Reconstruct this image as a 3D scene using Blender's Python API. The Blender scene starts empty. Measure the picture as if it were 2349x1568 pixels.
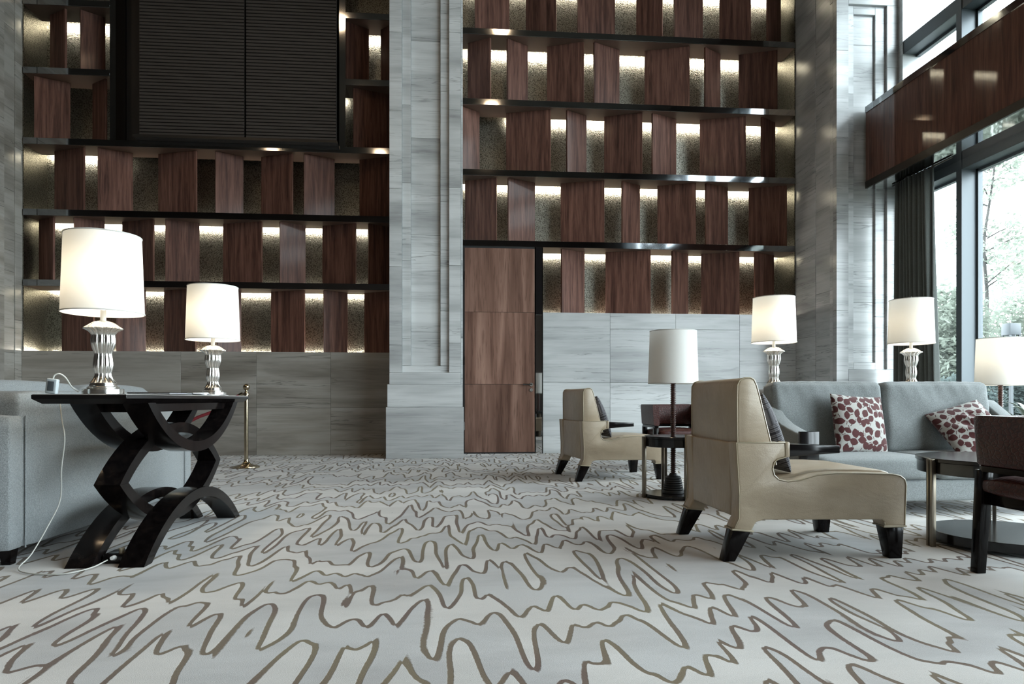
import bpy, bmesh, math, random
import numpy as np
from mathutils import Vector, Matrix

S = bpy.context.scene
C = S.collection
PI = math.pi
random.seed(7)

# ------------------------------------------------------------------ camera
cam = bpy.data.cameras.new('camera')
cam.sensor_width = 36.0
cam.lens = 24.0
cam.shift_y = 131.0 / 2349.0
cam.clip_end = 300
camo = bpy.data.objects.new('camera', cam)
C.objects.link(camo)
camo.location = (0, 0, 0.8)
camo.rotation_euler = (PI / 2, 0, -math.atan(129.5 / 1566.0))
S.camera = camo

# ------------------------------------------------------------------ world, light, exposure
SKY = 17.0
LAMP = 12.0
DOWN_FILL = 60.0
LED = 75.0
w = bpy.data.worlds.new('world')
S.world = w
w.use_nodes = True
bg = w.node_tree.nodes['Background']
bg.inputs[0].default_value = (0.90, 0.96, 1.0, 1)
bg.inputs[1].default_value = SKY
S.view_settings.view_transform = 'Standard'
S.view_settings.look = 'None'
S.view_settings.exposure = 0.0
S.view_settings.gamma = 1.0
S.view_settings.use_curve_mapping = False
try:
    S.cycles.use_denoising = True
    S.cycles.max_bounces = 10
    S.cycles.diffuse_bounces = 5
    S.cycles.glossy_bounces = 5
    S.cycles.transparent_max_bounces = 12
    S.cycles.sample_clamp_indirect = 6.0
    S.cycles.caustics_reflective = False
    S.cycles.caustics_refractive = False
except Exception:
    pass


def portal(name, y0, y1, z0, z1, x):
    l = bpy.data.lights.new(name, 'AREA')
    l.shape = 'RECTANGLE'
    l.size = z1 - z0
    l.size_y = y1 - y0
    l.cycles.is_portal = True
    o = bpy.data.objects.new(name, l)
    C.objects.link(o)
    o.location = (x, (y0 + y1) / 2, (z0 + z1) / 2)
    o.rotation_euler = (0, PI / 2, 0)      # emits towards -X
    return o


portal('window_portal_low', -3.98, 8.8, 0.05, 3.6, 6.32)
portal('window_portal_high', -3.98, 8.8, 4.8, 7.15, 6.32)


# ------------------------------------------------------------------ node helpers
class NT:
    def __init__(s, name):
        s.m = bpy.data.materials.new(name)
        s.m.use_nodes = True
        s.t = s.m.node_tree
        s.b = s.t.nodes['Principled BSDF']
        s.out = s.t.nodes['Material Output']

    def n(s, typ, **kw):
        nd = s.t.nodes.new(typ)
        for k, v in kw.items():
            setattr(nd, k, v)
        return nd

    def l(s, a, b):
        s.t.links.new(a, b)

    def val(s, sock, v):
        if isinstance(v, (int, float, tuple, list)):
            sock.default_value = v
        else:
            s.l(v, sock)

    def math(s, op, a, b=0.0, c=None, clamp=False):
        nd = s.n('ShaderNodeMath', operation=op, use_clamp=clamp)
        s.val(nd.inputs[0], a)
        s.val(nd.inputs[1], b)
        if c is not None:
            s.val(nd.inputs[2], c)
        return nd.outputs[0]

    def vmath(s, op, a, b):
        nd = s.n('ShaderNodeVectorMath', operation=op)
        s.val(nd.inputs[0], a)
        s.val(nd.inputs[1], b)
        return nd.outputs[0]

    def coords(s, scale=(1, 1, 1), rnd=True, rot=(0, 0, 0)):
        tc = s.n('ShaderNodeTexCoord').outputs['Object']
        if rnd:
            oi = s.n('ShaderNodeObjectInfo').outputs['Random']
            cb = s.n('ShaderNodeCombineXYZ')
            for i, k in enumerate((37.0, 71.0, 53.0)):
                s.l(s.math('MULTIPLY', oi, k), cb.inputs[i])
            tc = s.vmath('ADD', tc, cb.outputs[0])
        mp = s.n('ShaderNodeMapping')
        s.l(tc, mp.inputs[0])
        mp.inputs['Scale'].default_value = scale
        mp.inputs['Rotation'].default_value = rot
        return mp.outputs[0]

    def noise(s, vec, scale=1.0, detail=3.0, rough=0.5, dist=0.0):
        nd = s.n('ShaderNodeTexNoise')
        s.l(vec, nd.inputs['Vector'])
        nd.inputs['Scale'].default_value = scale
        nd.inputs['Detail'].default_value = detail
        nd.inputs['Roughness'].default_value = rough
        nd.inputs['Distortion'].default_value = dist
        return nd.outputs[0]

    def ramp(s, fac, stops):
        nd = s.n('ShaderNodeValToRGB')
        s.l(fac, nd.inputs[0])
        e = nd.color_ramp.elements
        while len(e) < len(stops):
            e.new(0.5)
        for el, (p, c) in zip(e, stops):
            el.position = p
            el.color = (c[0], c[1], c[2], 1) if len(c) == 3 else c
        return nd.outputs[0]

    def mix(s, fac, a, b, mode='MIX'):
        nd = s.n('ShaderNodeMix', data_type='RGBA', blend_type=mode)
        s.val(nd.inputs[0], fac)
        for i, v in ((6, a), (7, b)):
            if isinstance(v, tuple):
                nd.inputs[i].default_value = (v[0], v[1], v[2], 1)
            else:
                s.l(v, nd.inputs[i])
        return nd.outputs[2]

    def bump(s, h, strength=0.3, dist=0.01):
        nd = s.n('ShaderNodeBump')
        nd.inputs['Strength'].default_value = strength
        nd.inputs['Distance'].default_value = dist
        s.l(h, nd.inputs['Height'])
        s.l(nd.outputs[0], s.b.inputs['Normal'])

    def set(s, color=None, rough=None, metal=None, coat=None, coat_rough=None, spec=None, sheen=None):
        for key, v in (('Base Color', color), ('Roughness', rough), ('Metallic', metal), ('Coat Weight', coat),
                       ('Coat Roughness', coat_rough), ('Specular IOR Level', spec), ('Sheen Weight', sheen)):
            if v is None:
                continue
            if isinstance(v, tuple):
                v = (v[0], v[1], v[2], 1)
            s.val(s.b.inputs[key], v)
        return s


def plain(name, color, rough=0.5, metal=0.0, coat=0.0, spec=None):
    return NT(name).set(color, rough, metal, coat, spec=spec).m


def marble(name, lo, mid, hi, rough=0.22):
    t = NT(name)
    v = t.coords((0.45, 0.45, 3.2))
    a = t.noise(v, 1.2, 4, 0.55, 0.4)
    col = t.ramp(a, [(0.28, lo), (0.45, mid), (0.60, hi)])
    v2 = t.coords((0.8, 0.8, 30.0))
    b = t.noise(v2, 1.0, 4, 0.65, 0.2)
    col = t.mix(0.35, col, t.ramp(b, [(0.32, (0.62, 0.62, 0.62)), (0.50, (1.0, 1.0, 1.0))]), 'MULTIPLY')
    v3 = t.coords((0.30, 0.30, 7.0))
    cc = t.noise(v3, 1.5, 5, 0.55, 0.5)
    vein = t.ramp(cc, [(0.478, (1, 1, 1)), (0.50, (0.40, 0.40, 0.40)), (0.508, (1, 1, 1))])
    pres = t.ramp(t.noise(t.coords((0.7, 0.7, 2.2)), 1.0, 2, 0.5), [(0.42, (0.05, 0.05, 0.05)), (0.62, (1, 1, 1))])
    col = t.mix(t.math('MULTIPLY', pres, 0.8), col, vein, 'MULTIPLY')
    oi = t.n('ShaderNodeObjectInfo').outputs['Random']
    tone = t.math('MULTIPLY_ADD', oi, 0.26, 0.86)
    cb = t.n('ShaderNodeCombineXYZ')
    for i in range(3):
        t.l(tone, cb.inputs[i])
    col = t.mix(1.0, col, cb.outputs[0], 'MULTIPLY')
    t.set(col, rough, spec=0.5)
    return t.m


def wood(name, dark, mid, light, rough=0.35, coat=0.6, figured=False, coat_rough=0.08):
    t = NT(name)
    v = t.coords((16, 16, 0.9))
    a = t.noise(v, 1.2, 6, 0.62, 0.4)
    if figured:
        vf = t.coords((5.2, 5.2, 0.42))
        f = t.noise(vf, 1.0, 2, 0.5, 1.2)
        a = t.math('MULTIPLY_ADD', f, 0.75, t.math('MULTIPLY', a, 0.3))
        a = t.math('SUBTRACT', a, 0.03)
    col = t.ramp(a, [(0.32, dark), (0.5, mid), (0.68, light)])
    v2 = t.coords((60, 60, 4.0))
    p = t.noise(v2, 1.0, 2, 0.5)
    col = t.mix(0.55, col, t.ramp(p, [(0.30, (0.45, 0.42, 0.4)), (0.44, (1, 1, 1))]), 'MULTIPLY')
    oi = t.n('ShaderNodeObjectInfo').outputs['Random']
    tone = t.math('MULTIPLY_ADD', oi, 0.35, 0.82)
    cb = t.n('ShaderNodeCombineXYZ')
    for i in range(3):
        t.l(tone, cb.inputs[i])
    col = t.mix(1.0, col, cb.outputs[0], 'MULTIPLY')
    t.set(col, rough, coat=coat, coat_rough=coat_rough, spec=0.12)
    return t.m


def fabric(name, c0, c1, scale=260, bump=0.5, sheen=0.2):
    t = NT(name)
    v = t.coords((1, 1, 1))
    a = t.math('MULTIPLY_ADD', t.noise(v, scale, 2, 0.6), 0.6, t.math('MULTIPLY', t.noise(v, scale * 0.42, 2, 0.6), 0.4))
    b = t.noise(v, 3.0, 3, 0.5)
    col = t.ramp(a, [(0.36, c0), (0.64, c1)])
    col = t.mix(0.35, col, t.ramp(b, [(0.3, (0.8, 0.8, 0.8)), (0.7, (1, 1, 1))]), 'MULTIPLY')
    t.set(col, 0.9, spec=0.15, sheen=sheen)
    t.bump(t.math('ADD', a, t.math('MULTIPLY', b, 3.0)), bump, 0.004)
    return t.m


def leather(name, c0, c1, rough=0.38):
    t = NT(name)
    v = t.coords((1, 1, 1))
    b = t.noise(v, 5.0, 4, 0.55)
    fine = t.noise(v, 240, 2, 0.5)
    wr = t.noise(t.coords((2.5, 9, 6)), 1.6, 3, 0.5, 0.6)
    t.set(t.ramp(b, [(0.3, c0), (0.7, c1)]), 0.32, spec=0.5)
    t.bump(t.math('ADD', t.math('MULTIPLY', fine, 0.15), t.math('MULTIPLY', wr, 1.2)), 0.35, 0.012)
    return t.m


def croc(name):
    t = NT(name)
    v = t.coords((1, 1, 1.7))
    vo = t.n('ShaderNodeTexVoronoi', feature='DISTANCE_TO_EDGE')
    t.l(v, vo.inputs['Vector'])
    vo.inputs['Scale'].default_value = 34
    d = t.math('MINIMUM', vo.outputs[0], 0.16)
    col = t.ramp(d, [(0.0, (0.020, 0.006, 0.005)), (0.12, (0.052, 0.013, 0.010))])
    t.set(col, 0.36, spec=0.35)
    t.bump(t.math('MULTIPLY', d, 5.0), 0.35, 0.003)
    return t.m


def hammered(name):
    t = NT(name)
    v = t.coords((1, 1, 1), rnd=False)
    a = t.noise(v, 75, 2, 0.5, 0.6)
    col = t.ramp(a, [(0.38, (0.07, 0.065, 0.052)), (0.56, (0.24, 0.23, 0.195))])
    t.set(col, 0.30, 1.0)
    t.bump(a, 0.5, 0.008)
    return t.m


def emit(name, color, strength):
    t = NT(name)
    t.b.inputs['Base Color'].default_value = (0.8, 0.8, 0.8, 1)
    t.b.inputs['Emission Color'].default_value = (*color, 1)
    t.b.inputs['Emission Strength'].default_value = strength
    return t.m


def shade_mat(name, trans=0.5):
    t = NT(name)
    t.t.nodes.remove(t.b)
    d = t.n('ShaderNodeBsdfDiffuse')
    d.inputs[0].default_value = (0.90, 0.89, 0.85, 1)
    tr = t.n('ShaderNodeBsdfTranslucent')
    tr.inputs[0].default_value = (0.50, 0.50, 0.47, 1)
    mx = t.n('ShaderNodeMixShader')
    mx.inputs[0].default_value = trans
    t.l(d.outputs[0], mx.inputs[1])
    t.l(tr.outputs[0], mx.inputs[2])
    t.l(mx.outputs[0], t.out.inputs[0])
    return t.m


def glass_pane(name, tint=(0.93, 0.97, 0.98)):
    t = NT(name)
    t.t.nodes.remove(t.b)
    tr = t.n('ShaderNodeBsdfTransparent')
    tr.inputs[0].default_value = (*tint, 1)
    gl = t.n('ShaderNodeBsdfGlossy')
    gl.inputs['Roughness'].default_value = 0.02
    lw = t.n('ShaderNodeLayerWeight')
    lw.inputs[0].default_value = 0.5
    fr = t.math('MULTIPLY_ADD', t.math('POWER', lw.outputs['Facing'], 5.0), 0.9, 0.04)
    mx = t.n('ShaderNodeMixShader')
    t.l(fr, mx.inputs[0])
    t.l(tr.outputs[0], mx.inputs[1])
    t.l(gl.outputs[0], mx.inputs[2])
    t.l(mx.outputs[0], t.out.inputs[0])
    return t.m


def carpet(name):
    # field whose level lines are the drawn zigzag lines; three samples give its gradient so lines keep one width
    g = bpy.data.node_groups.new('carpet_field', 'ShaderNodeTree')
    g.interface.new_socket('Vector', in_out='INPUT', socket_type='NodeSocketVector')
    g.interface.new_socket('Value', in_out='OUTPUT', socket_type='NodeSocketFloat')
    gi = g.nodes.new('NodeGroupInput')
    go = g.nodes.new('NodeGroupOutput')

    def mnode(op, a, b):
        nd = g.nodes.new('ShaderNodeMath')
        nd.operation = op
        for i, v in enumerate((a, b)):
            if isinstance(v, (int, float)):
                nd.inputs[i].default_value = v
            else:
                g.links.new(v, nd.inputs[i])
        return nd.outputs[0]

    def nz(sc, detail, loc=(0, 0, 0)):
        mp = g.nodes.new('ShaderNodeMapping')
        mp.inputs['Scale'].default_value = sc
        mp.inputs['Location'].default_value = loc
        g.links.new(gi.outputs[0], mp.inputs[0])
        nd = g.nodes.new('ShaderNodeTexNoise')
        nd.noise_dimensions = '2D'
        nd.inputs['Scale'].default_value = 1.0
        nd.inputs['Detail'].default_value = detail
        nd.inputs['Roughness'].default_value = 0.35
        g.links.new(mp.outputs[0], nd.inputs['Vector'])
        return nd.outputs[0]
    sep = g.nodes.new('ShaderNodeSeparateXYZ')
    g.links.new(gi.outputs[0], sep.inputs[0])
    f = mnode('MULTIPLY', sep.outputs[1], 2.5)
    f = mnode('ADD', f, mnode('MULTIPLY', nz((10.5, 1.6, 1), 0.4), 2.5))
    f = mnode('ADD', f, mnode('MULTIPLY', nz((1.3, 0.9, 1), 0.0, (5, 9, 0)), 1.3))
    g.links.new(f, go.inputs[0])

    t = NT(name)
    tc = t.n('ShaderNodeTexCoord').outputs['Object']

    def field(off):
        nd = t.n('ShaderNodeGroup')
        nd.node_tree = g
        t.l(t.vmath('ADD', tc, off), nd.inputs[0])
        return nd.outputs[0]
    e = 0.006
    f0, fx, fy = field((0, 0, 0)), field((e, 0, 0)), field((0, e, 0))
    dx = t.math('DIVIDE', t.math('SUBTRACT', fx, f0), e)
    dy = t.math('DIVIDE', t.math('SUBTRACT', fy, f0), e)
    gr = t.math('SQRT', t.math('ADD', t.math('MULTIPLY', dx, dx), t.math('MULTIPLY', dy, dy)))
    gr = t.math('MAXIMUM', gr, 0.9)
    d = t.math('ABSOLUTE', t.math('SUBTRACT', f0, t.math('ROUND', f0)))
    dist = t.math('DIVIDE', d, gr)
    wob = t.noise(t.coords((1, 1, 1), rnd=False), 55, 2, 0.6)
    dist = t.math('ADD', dist, t.math('MULTIPLY', t.math('SUBTRACT', wob, 0.5), 0.006))
    mr = t.n('ShaderNodeMapRange')
    t.l(dist, mr.inputs[0])
    mr.inputs[1].default_value = 0.0082
    mr.inputs[2].default_value = 0.0118
    mr.inputs[3].default_value = 1.0
    mr.inputs[4].default_value = 0.0
    mask = mr.outputs[0]
    alt = t.math('GREATER_THAN', t.math('FRACT', t.math('MULTIPLY', f0, 0.5)), 0.5)
    v = t.coords((1.0, 2.6, 1), rnd=False)
    cl = t.noise(v, 1.1, 5, 0.6, 0.3)
    big = t.noise(t.coords((0.45, 0.6, 1), rnd=False), 1.0, 2, 0.5)
    light = t.ramp(cl, [(0.3, (0.47, 0.46, 0.44)), (0.6, (0.585, 0.57, 0.545))])
    grey = t.ramp(cl, [(0.3, (0.37, 0.365, 0.36)), (0.6, (0.485, 0.485, 0.48))])
    base = t.mix(alt, light, grey)
    base = t.mix(t.ramp(big, [(0.55, (0, 0, 0)), (0.72, (0.45, 0.45, 0.45))]), base, (0.36, 0.30, 0.25))
    line = t.ramp(t.noise(t.coords((0.9, 1.1, 1), rnd=False), 1.3, 2, 0.5),
                  [(0.38, (0.150, 0.115, 0.056)), (0.62, (0.095, 0.052, 0.032))])
    col = t.mix(mask, base, line)
    fine = t.noise(t.coords((1, 1, 1), rnd=False), 420, 2, 0.7)
    col = t.mix(0.5, col, t.ramp(fine, [(0.25, (0.72, 0.72, 0.72)), (0.7, (1.08, 1.08, 1.08))]), 'MULTIPLY')
    t.set(col, 0.95, spec=0.1, sheen=0.15)
    t.bump(t.math('SUBTRACT', fine, t.math('MULTIPLY', mask, 0.7)), 0.35, 0.005)
    return t.m


M = {}
M['carpet'] = carpet('carpet')
M['marble'] = marble('marble', (0.33, 0.34, 0.34), (0.46, 0.475, 0.475), (0.56, 0.575, 0.575))
M['marble_shaded'] = marble('marble_shaded', (0.17, 0.154, 0.130), (0.26, 0.241, 0.212), (0.34, 0.322, 0.290))  # darker, browner copy of the marble; shade of the left side put into the colour
M['wood'] = wood('red_brown_veneer', (0.053, 0.025, 0.019), (0.112, 0.054, 0.040), (0.180, 0.092, 0.069), rough=0.45, coat=0.10, coat_rough=0.10)
M['wood_gloss'] = wood('lacquered_veneer', (0.050, 0.021, 0.015), (0.100, 0.043, 0.031), (0.150, 0.070, 0.050), rough=0.4, coat=0.8, coat_rough=0.035)
M['door_wood'] = wood('figured_veneer', (0.095, 0.050, 0.036), (0.165, 0.092, 0.068), (0.26, 0.155, 0.118), figured=True, coat=0.35, coat_rough=0.14)
M['hammered'] = hammered('hammered_metal')
M['steel'] = plain('polished_dark_steel', (0.28, 0.29, 0.30), 0.06, 1.0)
M['mirror'] = plain('mirror_steel', (0.62, 0.62, 0.62), 0.03, 1.0)
M['soffit'] = plain('bronze_underside', (0.10, 0.065, 0.05), 0.35)
M['black'] = plain('black', (0.008, 0.008, 0.009), 0.5)
M['slat'] = plain('dark_slat', (0.045, 0.038, 0.034), 0.55)
M['dark_metal'] = plain('dark_bronze_metal', (0.05, 0.045, 0.04), 0.25, 0.6)
M['bronze'] = plain('bronze_leg', (0.22, 0.19, 0.15), 0.28, 0.9)
M['led'] = emit('led', (1.0, 0.94, 0.80), LED)
M['fill_warm'] = emit('warm_fill_glow', (1.0, 0.72, 0.45), 30.0)
M['lacquer'] = NT('black_lacquer').set((0.008, 0.007, 0.007), 0.16, spec=0.4).m
M['ebony'] = wood('ebony', (0.003, 0.002, 0.002), (0.005, 0.004, 0.004), (0.010, 0.007, 0.006), 0.16, 0.05)
M['granite'] = plain('pale_granite', (0.35, 0.33, 0.31), 0.12)
M['leather'] = leather('beige_leather', (0.335, 0.268, 0.190), (0.42, 0.345, 0.25))
M['piping'] = plain('leather_piping', (0.36, 0.31, 0.22), 0.4)
M['croc'] = croc('oxblood_croc')
M['grey_fabric'] = fabric('grey_fabric', (0.150, 0.163, 0.163), (0.27, 0.29, 0.29), 330, 0.8)
M['pale_fabric'] = fabric('pale_grey_fabric', (0.15, 0.165, 0.17), (0.29, 0.31, 0.315), 330, 1.0)
M['silver'] = plain('silver_leaf', (0.80, 0.78, 0.74), 0.2, 1.0)
M['brass'] = plain('polished_brass', (0.45, 0.38, 0.27), 0.13, 1.0)
M['rope'] = plain('red_rope', (0.16, 0.012, 0.018), 0.8)
M['shade'] = shade_mat('lamp_shade', 0.2)
M['trim_white'] = plain('shade_rim', (0.55, 0.54, 0.51), 0.7)
M['thread'] = plain('turned_red_wood', (0.055, 0.022, 0.016), 0.35)
M['curtain'] = fabric('curtain_cloth', (0.075, 0.082, 0.078), (0.12, 0.13, 0.12), 300, 0.2)
M['frame_grey'] = plain('window_frame', (0.075, 0.09, 0.10), 0.4, 0.2)
M['glass'] = glass_pane('window_glass')
M['paper'] = plain('paper', (0.75, 0.76, 0.78), 0.6)
M['plaster'] = plain('ceiling_plaster', (0.12, 0.11, 0.10), 0.8)
M['dark_wall'] = plain('dark_wall', (0.07, 0.055, 0.048), 0.6)
M['cord'] = plain('clear_cord', (0.50, 0.50, 0.46), 0.3)
M['switch'] = plain('clear_plastic', (0.42, 0.47, 0.49), 0.2)
M['white_plastic'] = plain('white_plastic', (0.7, 0.7, 0.68), 0.4)
M['grass'] = fabric('grass', (0.055, 0.065, 0.050), (0.09, 0.10, 0.08), 30)


def leaf_mat(name, c):
    t = NT(name)
    t.t.nodes.remove(t.b)
    d = t.n('ShaderNodeBsdfDiffuse')
    d.inputs[0].default_value = (*c, 1)
    tr = t.n('ShaderNodeBsdfTranslucent')
    tr.inputs[0].default_value = (*c, 1)
    ad = t.n('ShaderNodeAddShader')
    t.l(d.outputs[0], ad.inputs[0])
    t.l(tr.outputs[0], ad.inputs[1])
    t.l(ad.outputs[0], t.out.inputs[0])
    return t.m


M['leaf'] = leaf_mat('leaf', (0.088, 0.098, 0.082))
M['leaf_dark'] = leaf_mat('leaf_dark', (0.045, 0.056, 0.054))
M['bark'] = plain('bark', (0.035, 0.033, 0.03), 0.9)
M['blade'] = NT('blade').set((0.045, 0.055, 0.035), 0.35).m
M['lantern'] = plain('grey_lantern', (0.05, 0.058, 0.066), 0.5)


def vc_mat(name, rough=0.85):
    t = NT(name)
    a = t.n('ShaderNodeVertexColor')
    a.layer_name = 'Col'
    f = t.noise(t.coords((1, 1, 1)), 240, 2, 0.6)
    col = t.mix(0.45, a.outputs[0], t.ramp(f, [(0.3, (0.7, 0.7, 0.7)), (0.7, (1.05, 1.05, 1.05))]), 'MULTIPLY')
    t.set(col, rough, spec=0.2, sheen=0.2)
    t.bump(f, 0.4, 0.003)
    return t.m


M['pillow'] = vc_mat('printed_velvet')


# ------------------------------------------------------------------ mesh helpers
def link(name, me, mat, parent=None, loc=None, rot=None):
    o = bpy.data.objects.new(name, me)
    C.objects.link(o)
    if mat is not None:
        if len(me.materials) == 0:
            me.materials.append(mat)
    if parent is not None:
        o.parent = parent
    if loc is not None:
        o.location = loc
    if rot is not None:
        o.rotation_euler = rot
    return o


class MB:
    def __init__(s):
        s.v, s.f = [], []

    def add(s, vs, fs):
        k = len(s.v)
        s.v += [tuple(p) for p in vs]
        s.f += [tuple(i + k for i in q) for q in fs]
        return s

    def box(s, x0, x1, y0, y1, z0, z1):
        return s.add([(x0, y0, z0), (x1, y0, z0), (x1, y1, z0), (x0, y1, z0), (x0, y0, z1), (x1, y0, z1), (x1, y1, z1), (x0, y1, z1)],
                     [(0, 3, 2, 1), (4, 5, 6, 7), (0, 1, 5, 4), (1, 2, 6, 5), (2, 3, 7, 6), (3, 0, 4, 7)])

    def frustum(s, b, t):        # two quads of 4 points each
        return s.add(list(b) + list(t), [(3, 2, 1, 0), (4, 5, 6, 7), (0, 1, 5, 4), (1, 2, 6, 5), (2, 3, 7, 6), (3, 0, 4, 7)])

    def prism(s, poly, axis, a, b):
        n = len(poly)

        def p(q, t):
            return {'y': (q[0], t, q[1]), 'x': (t, q[0], q[1]), 'z': (q[0], q[1], t)}[axis]
        vs = [p(q, a) for q in poly] + [p(q, b) for q in poly]
        fs = [tuple(range(n)), tuple(range(2 * n - 1, n - 1, -1))]
        fs += [(i, i + n, (i + 1) % n + n, (i + 1) % n) for i in range(n)]
        return s.add(vs, fs)

    def lathe(s, prof, n=32, c=(0, 0), flute=None, cap=True):
        k = len(prof)
        vs, fs = [], []
        for j, (r, z) in enumerate(prof):
            for i in range(n):
                a = 2 * PI * i / n
                rr = r * (flute(a, j, z) if flute else 1)
                vs.append((c[0] + rr * math.cos(a), c[1] + rr * math.sin(a), z))
        for j in range(k - 1):
            for i in range(n):
                fs.append((j * n + i, j * n + (i + 1) % n, (j + 1) * n + (i + 1) % n, (j + 1) * n + i))
        if cap:
            fs.append(tuple(range(n - 1, -1, -1)))
            fs.append(tuple((k - 1) * n + i for i in range(n)))
        return s.add(vs, fs)

    def tube(s, pts, r, n=8, closed=False):
        pts = [Vector(p) for p in pts]
        m = len(pts)
        vs, fs = [], []
        up = Vector((0, 0, 1))
        prev = None
        for i, p in enumerate(pts):
            a = pts[(i - 1) % m] if (closed or i > 0) else p
            b = pts[(i + 1) % m] if (closed or i < m - 1) else p
            d = (b - a).normalized() if (b - a).length > 1e-9 else Vector((0, 0, 1))
            if prev is None:
                q = d.cross(up)
                if q.length < 1e-3:
                    q = d.cross(Vector((1, 0, 0)))
                q.normalize()
            else:
                q = prev - d * prev.dot(d)
                q.normalize()
            prev = q
            w2 = d.cross(q)
            rr = r[i] if isinstance(r, (list, tuple)) else r
            for k in range(n):
                t = 2 * PI * k / n
                vs.append(p + q * (rr * math.cos(t)) + w2 * (rr * math.sin(t)))
        for i in range(m if closed else m - 1):
            for k in range(n):
                fs.append((i * n + k, i * n + (k + 1) % n, ((i + 1) % m) * n + (k + 1) % n, ((i + 1) % m) * n + k))
        if not closed:
            fs.append(tuple(range(n - 1, -1, -1)))
            fs.append(tuple((m - 1) * n + k for k in range(n)))
        return s.add(vs, fs)

    def build(s, name, mat, parent=None, bevel=0.0, smooth=None, loc=None, rot=None, seg=2, recenter=False):
        vs = s.v
        if recenter:
            c = Vector((0, 0, 0))
            for p in vs:
                c += Vector(p)
            c /= len(vs)
            vs = [tuple(Vector(p) - c) for p in vs]
            loc = c
        me = bpy.data.meshes.new(name)
        me.from_pydata(vs, [], s.f)
        bm = bmesh.new()
        bm.from_mesh(me)
        bmesh.ops.recalc_face_normals(bm, faces=bm.faces)
        if bevel > 0:
            ed = [e for e in bm.edges if len(e.link_faces) == 2 and e.calc_face_angle(0) > 0.5]
            bmesh.ops.bevel(bm, geom=ed, offset=bevel, segments=seg, profile=0.5, affect='EDGES', clamp_overlap=True)
            if smooth is None:
                smooth = 40
        bm.to_mesh(me)
        bm.free()
        if smooth:
            for p in me.polygons:
                p.use_smooth = True
            me.set_sharp_from_angle(angle=math.radians(smooth))
        return link(name, me, M[mat] if isinstance(mat, str) else mat, parent, loc, rot)


def B(*a):
    return MB().box(*a)


def tag(o, label=None, cat=None, group=None, kind=None):
    for k, v in (('label', label), ('category', cat), ('group', group), ('kind', kind)):
        if v:
            o[k] = v
    return o


def empty(name, loc=(0, 0, 0), rz=0.0):
    o = bpy.data.objects.new(name, None)
    o.empty_display_size = 0.1
    C.objects.link(o)
    o.location = loc
    o.rotation_euler = (0, 0, rz)
    return o


def thing(name, label, cat, loc=(0, 0, 0), rz=0.0, group=None):
    return tag(empty(name, loc, rz), label, cat, group)


def copy_tree(o, parent=None):
    c = o.copy()
    C.objects.link(c)
    c.parent = parent
    for ch in o.children:
        copy_tree(ch, c)
    return c


def soft_box(name, mat, parent, c, size, puff=(0, 0, 0), r=0.05, n=10, power=4.0, rot=None, wrinkle=0.0, seed=0):
    """upholstered block: rounded box whose faces swell by puff (x, y, z)"""
    bm = bmesh.new()
    bmesh.ops.create_cube(bm, size=2.0)
    bmesh.ops.subdivide_edges(bm, edges=bm.edges[:], cuts=n, use_grid_fill=True)
    hx, hy, hz = size[0] / 2, size[1] / 2, size[2] / 2
    rnd = random.Random(seed)
    ph = [rnd.uniform(0, 6) for _ in range(4)]
    for v in bm.verts:
        u = v.co.copy()
        p = Vector((u.x * hx, u.y * hy, u.z * hz))
        q = Vector((max(-hx + r, min(hx - r, p.x)), max(-hy + r, min(hy - r, p.y)), max(-hz + r, min(hz - r, p.z))))
        dv = p - q
        if dv.length > 1e-6:
            # push onto the rounded shell
            p = q + dv.normalized() * r
        fx = (1 - u.y ** 2) * (1 - u.z ** 2)
        fy = (1 - u.x ** 2) * (1 - u.z ** 2)
        fz = (1 - u.x ** 2) * (1 - u.y ** 2)
        p.x += math.copysign(puff[0] * fx ** 0.6, u.x) * abs(u.x) ** power
        p.y += math.copysign(puff[1] * fy ** 0.6, u.y) * abs(u.y) ** power
        p.z += math.copysign(puff[2] * fz ** 0.6, u.z) * abs(u.z) ** power
        if wrinkle:
            p += Vector((0, 1, 0.6)) * wrinkle * math.sin(p.x * 62 + ph[0] + 3 * math.sin(p.z * 9 + ph[1])) * max(0, u.z) ** 2 * 0.5
            p += Vector((0, 1, 0)) * wrinkle * math.sin(p.x * 13 + p.z * 17 + ph[2])
        v.co = p
    me = bpy.data.meshes.new(name)
    bm.to_mesh(me)
    bm.free()
    for p in me.polygons:
        p.use_smooth = True
    return link(name, me, M[mat], parent, c, rot)


# ------------------------------------------------------------------ setting: floor, ceiling, walls
fl = B(-14, 6.3, -9, 10.7, -0.05, 0).build('floor', 'carpet')
tag(fl, 'cream and grey carpet drawn with brown zigzag lines', kind='structure')
ce = B(-14, 6.5, -9, 10.7, 9.0, 9.2).build('ceiling', 'plaster')
tag(ce, 'high plaster ceiling of the lobby', kind='structure')
DL = []
for x in (-6.0, -2.5, 1.0):  # unseen downlights added for warm fill, standing in for the ceiling fixtures
    for y in (-3.0, 1.0, 5.0):
        dl = MB().lathe([(0.16, 8.97), (0.17, 8.975), (0.17, 9.0)], 24, (x, y)).build('fill_downlight', 'fill_warm', ce)
        l = bpy.data.lights.new('fill_downlight_lamp', 'SPOT')
        l.energy = DOWN_FILL
        l.color = (1.0, 0.72, 0.45)
        l.spot_size = 2.6
        l.spot_blend = 0.6
        l.shadow_soft_size = 0.16
        lo_ = bpy.data.objects.new('fill_downlight_lamp', l)
        C.objects.link(lo_)
        lo_.location = (x, y, 8.95)
wl = B(-14.2, -14, -9, 10.7, 0, 9).build('wall_left', 'dark_wall')
tag(wl, 'dark wall on the far left side of the lobby', kind='structure')
wf = B(-14, 6.5, -9.2, -9, 0, 9).build('wall_front', 'dark_wall')
tag(wf, 'dark wall behind the viewer', kind='structure')
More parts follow.
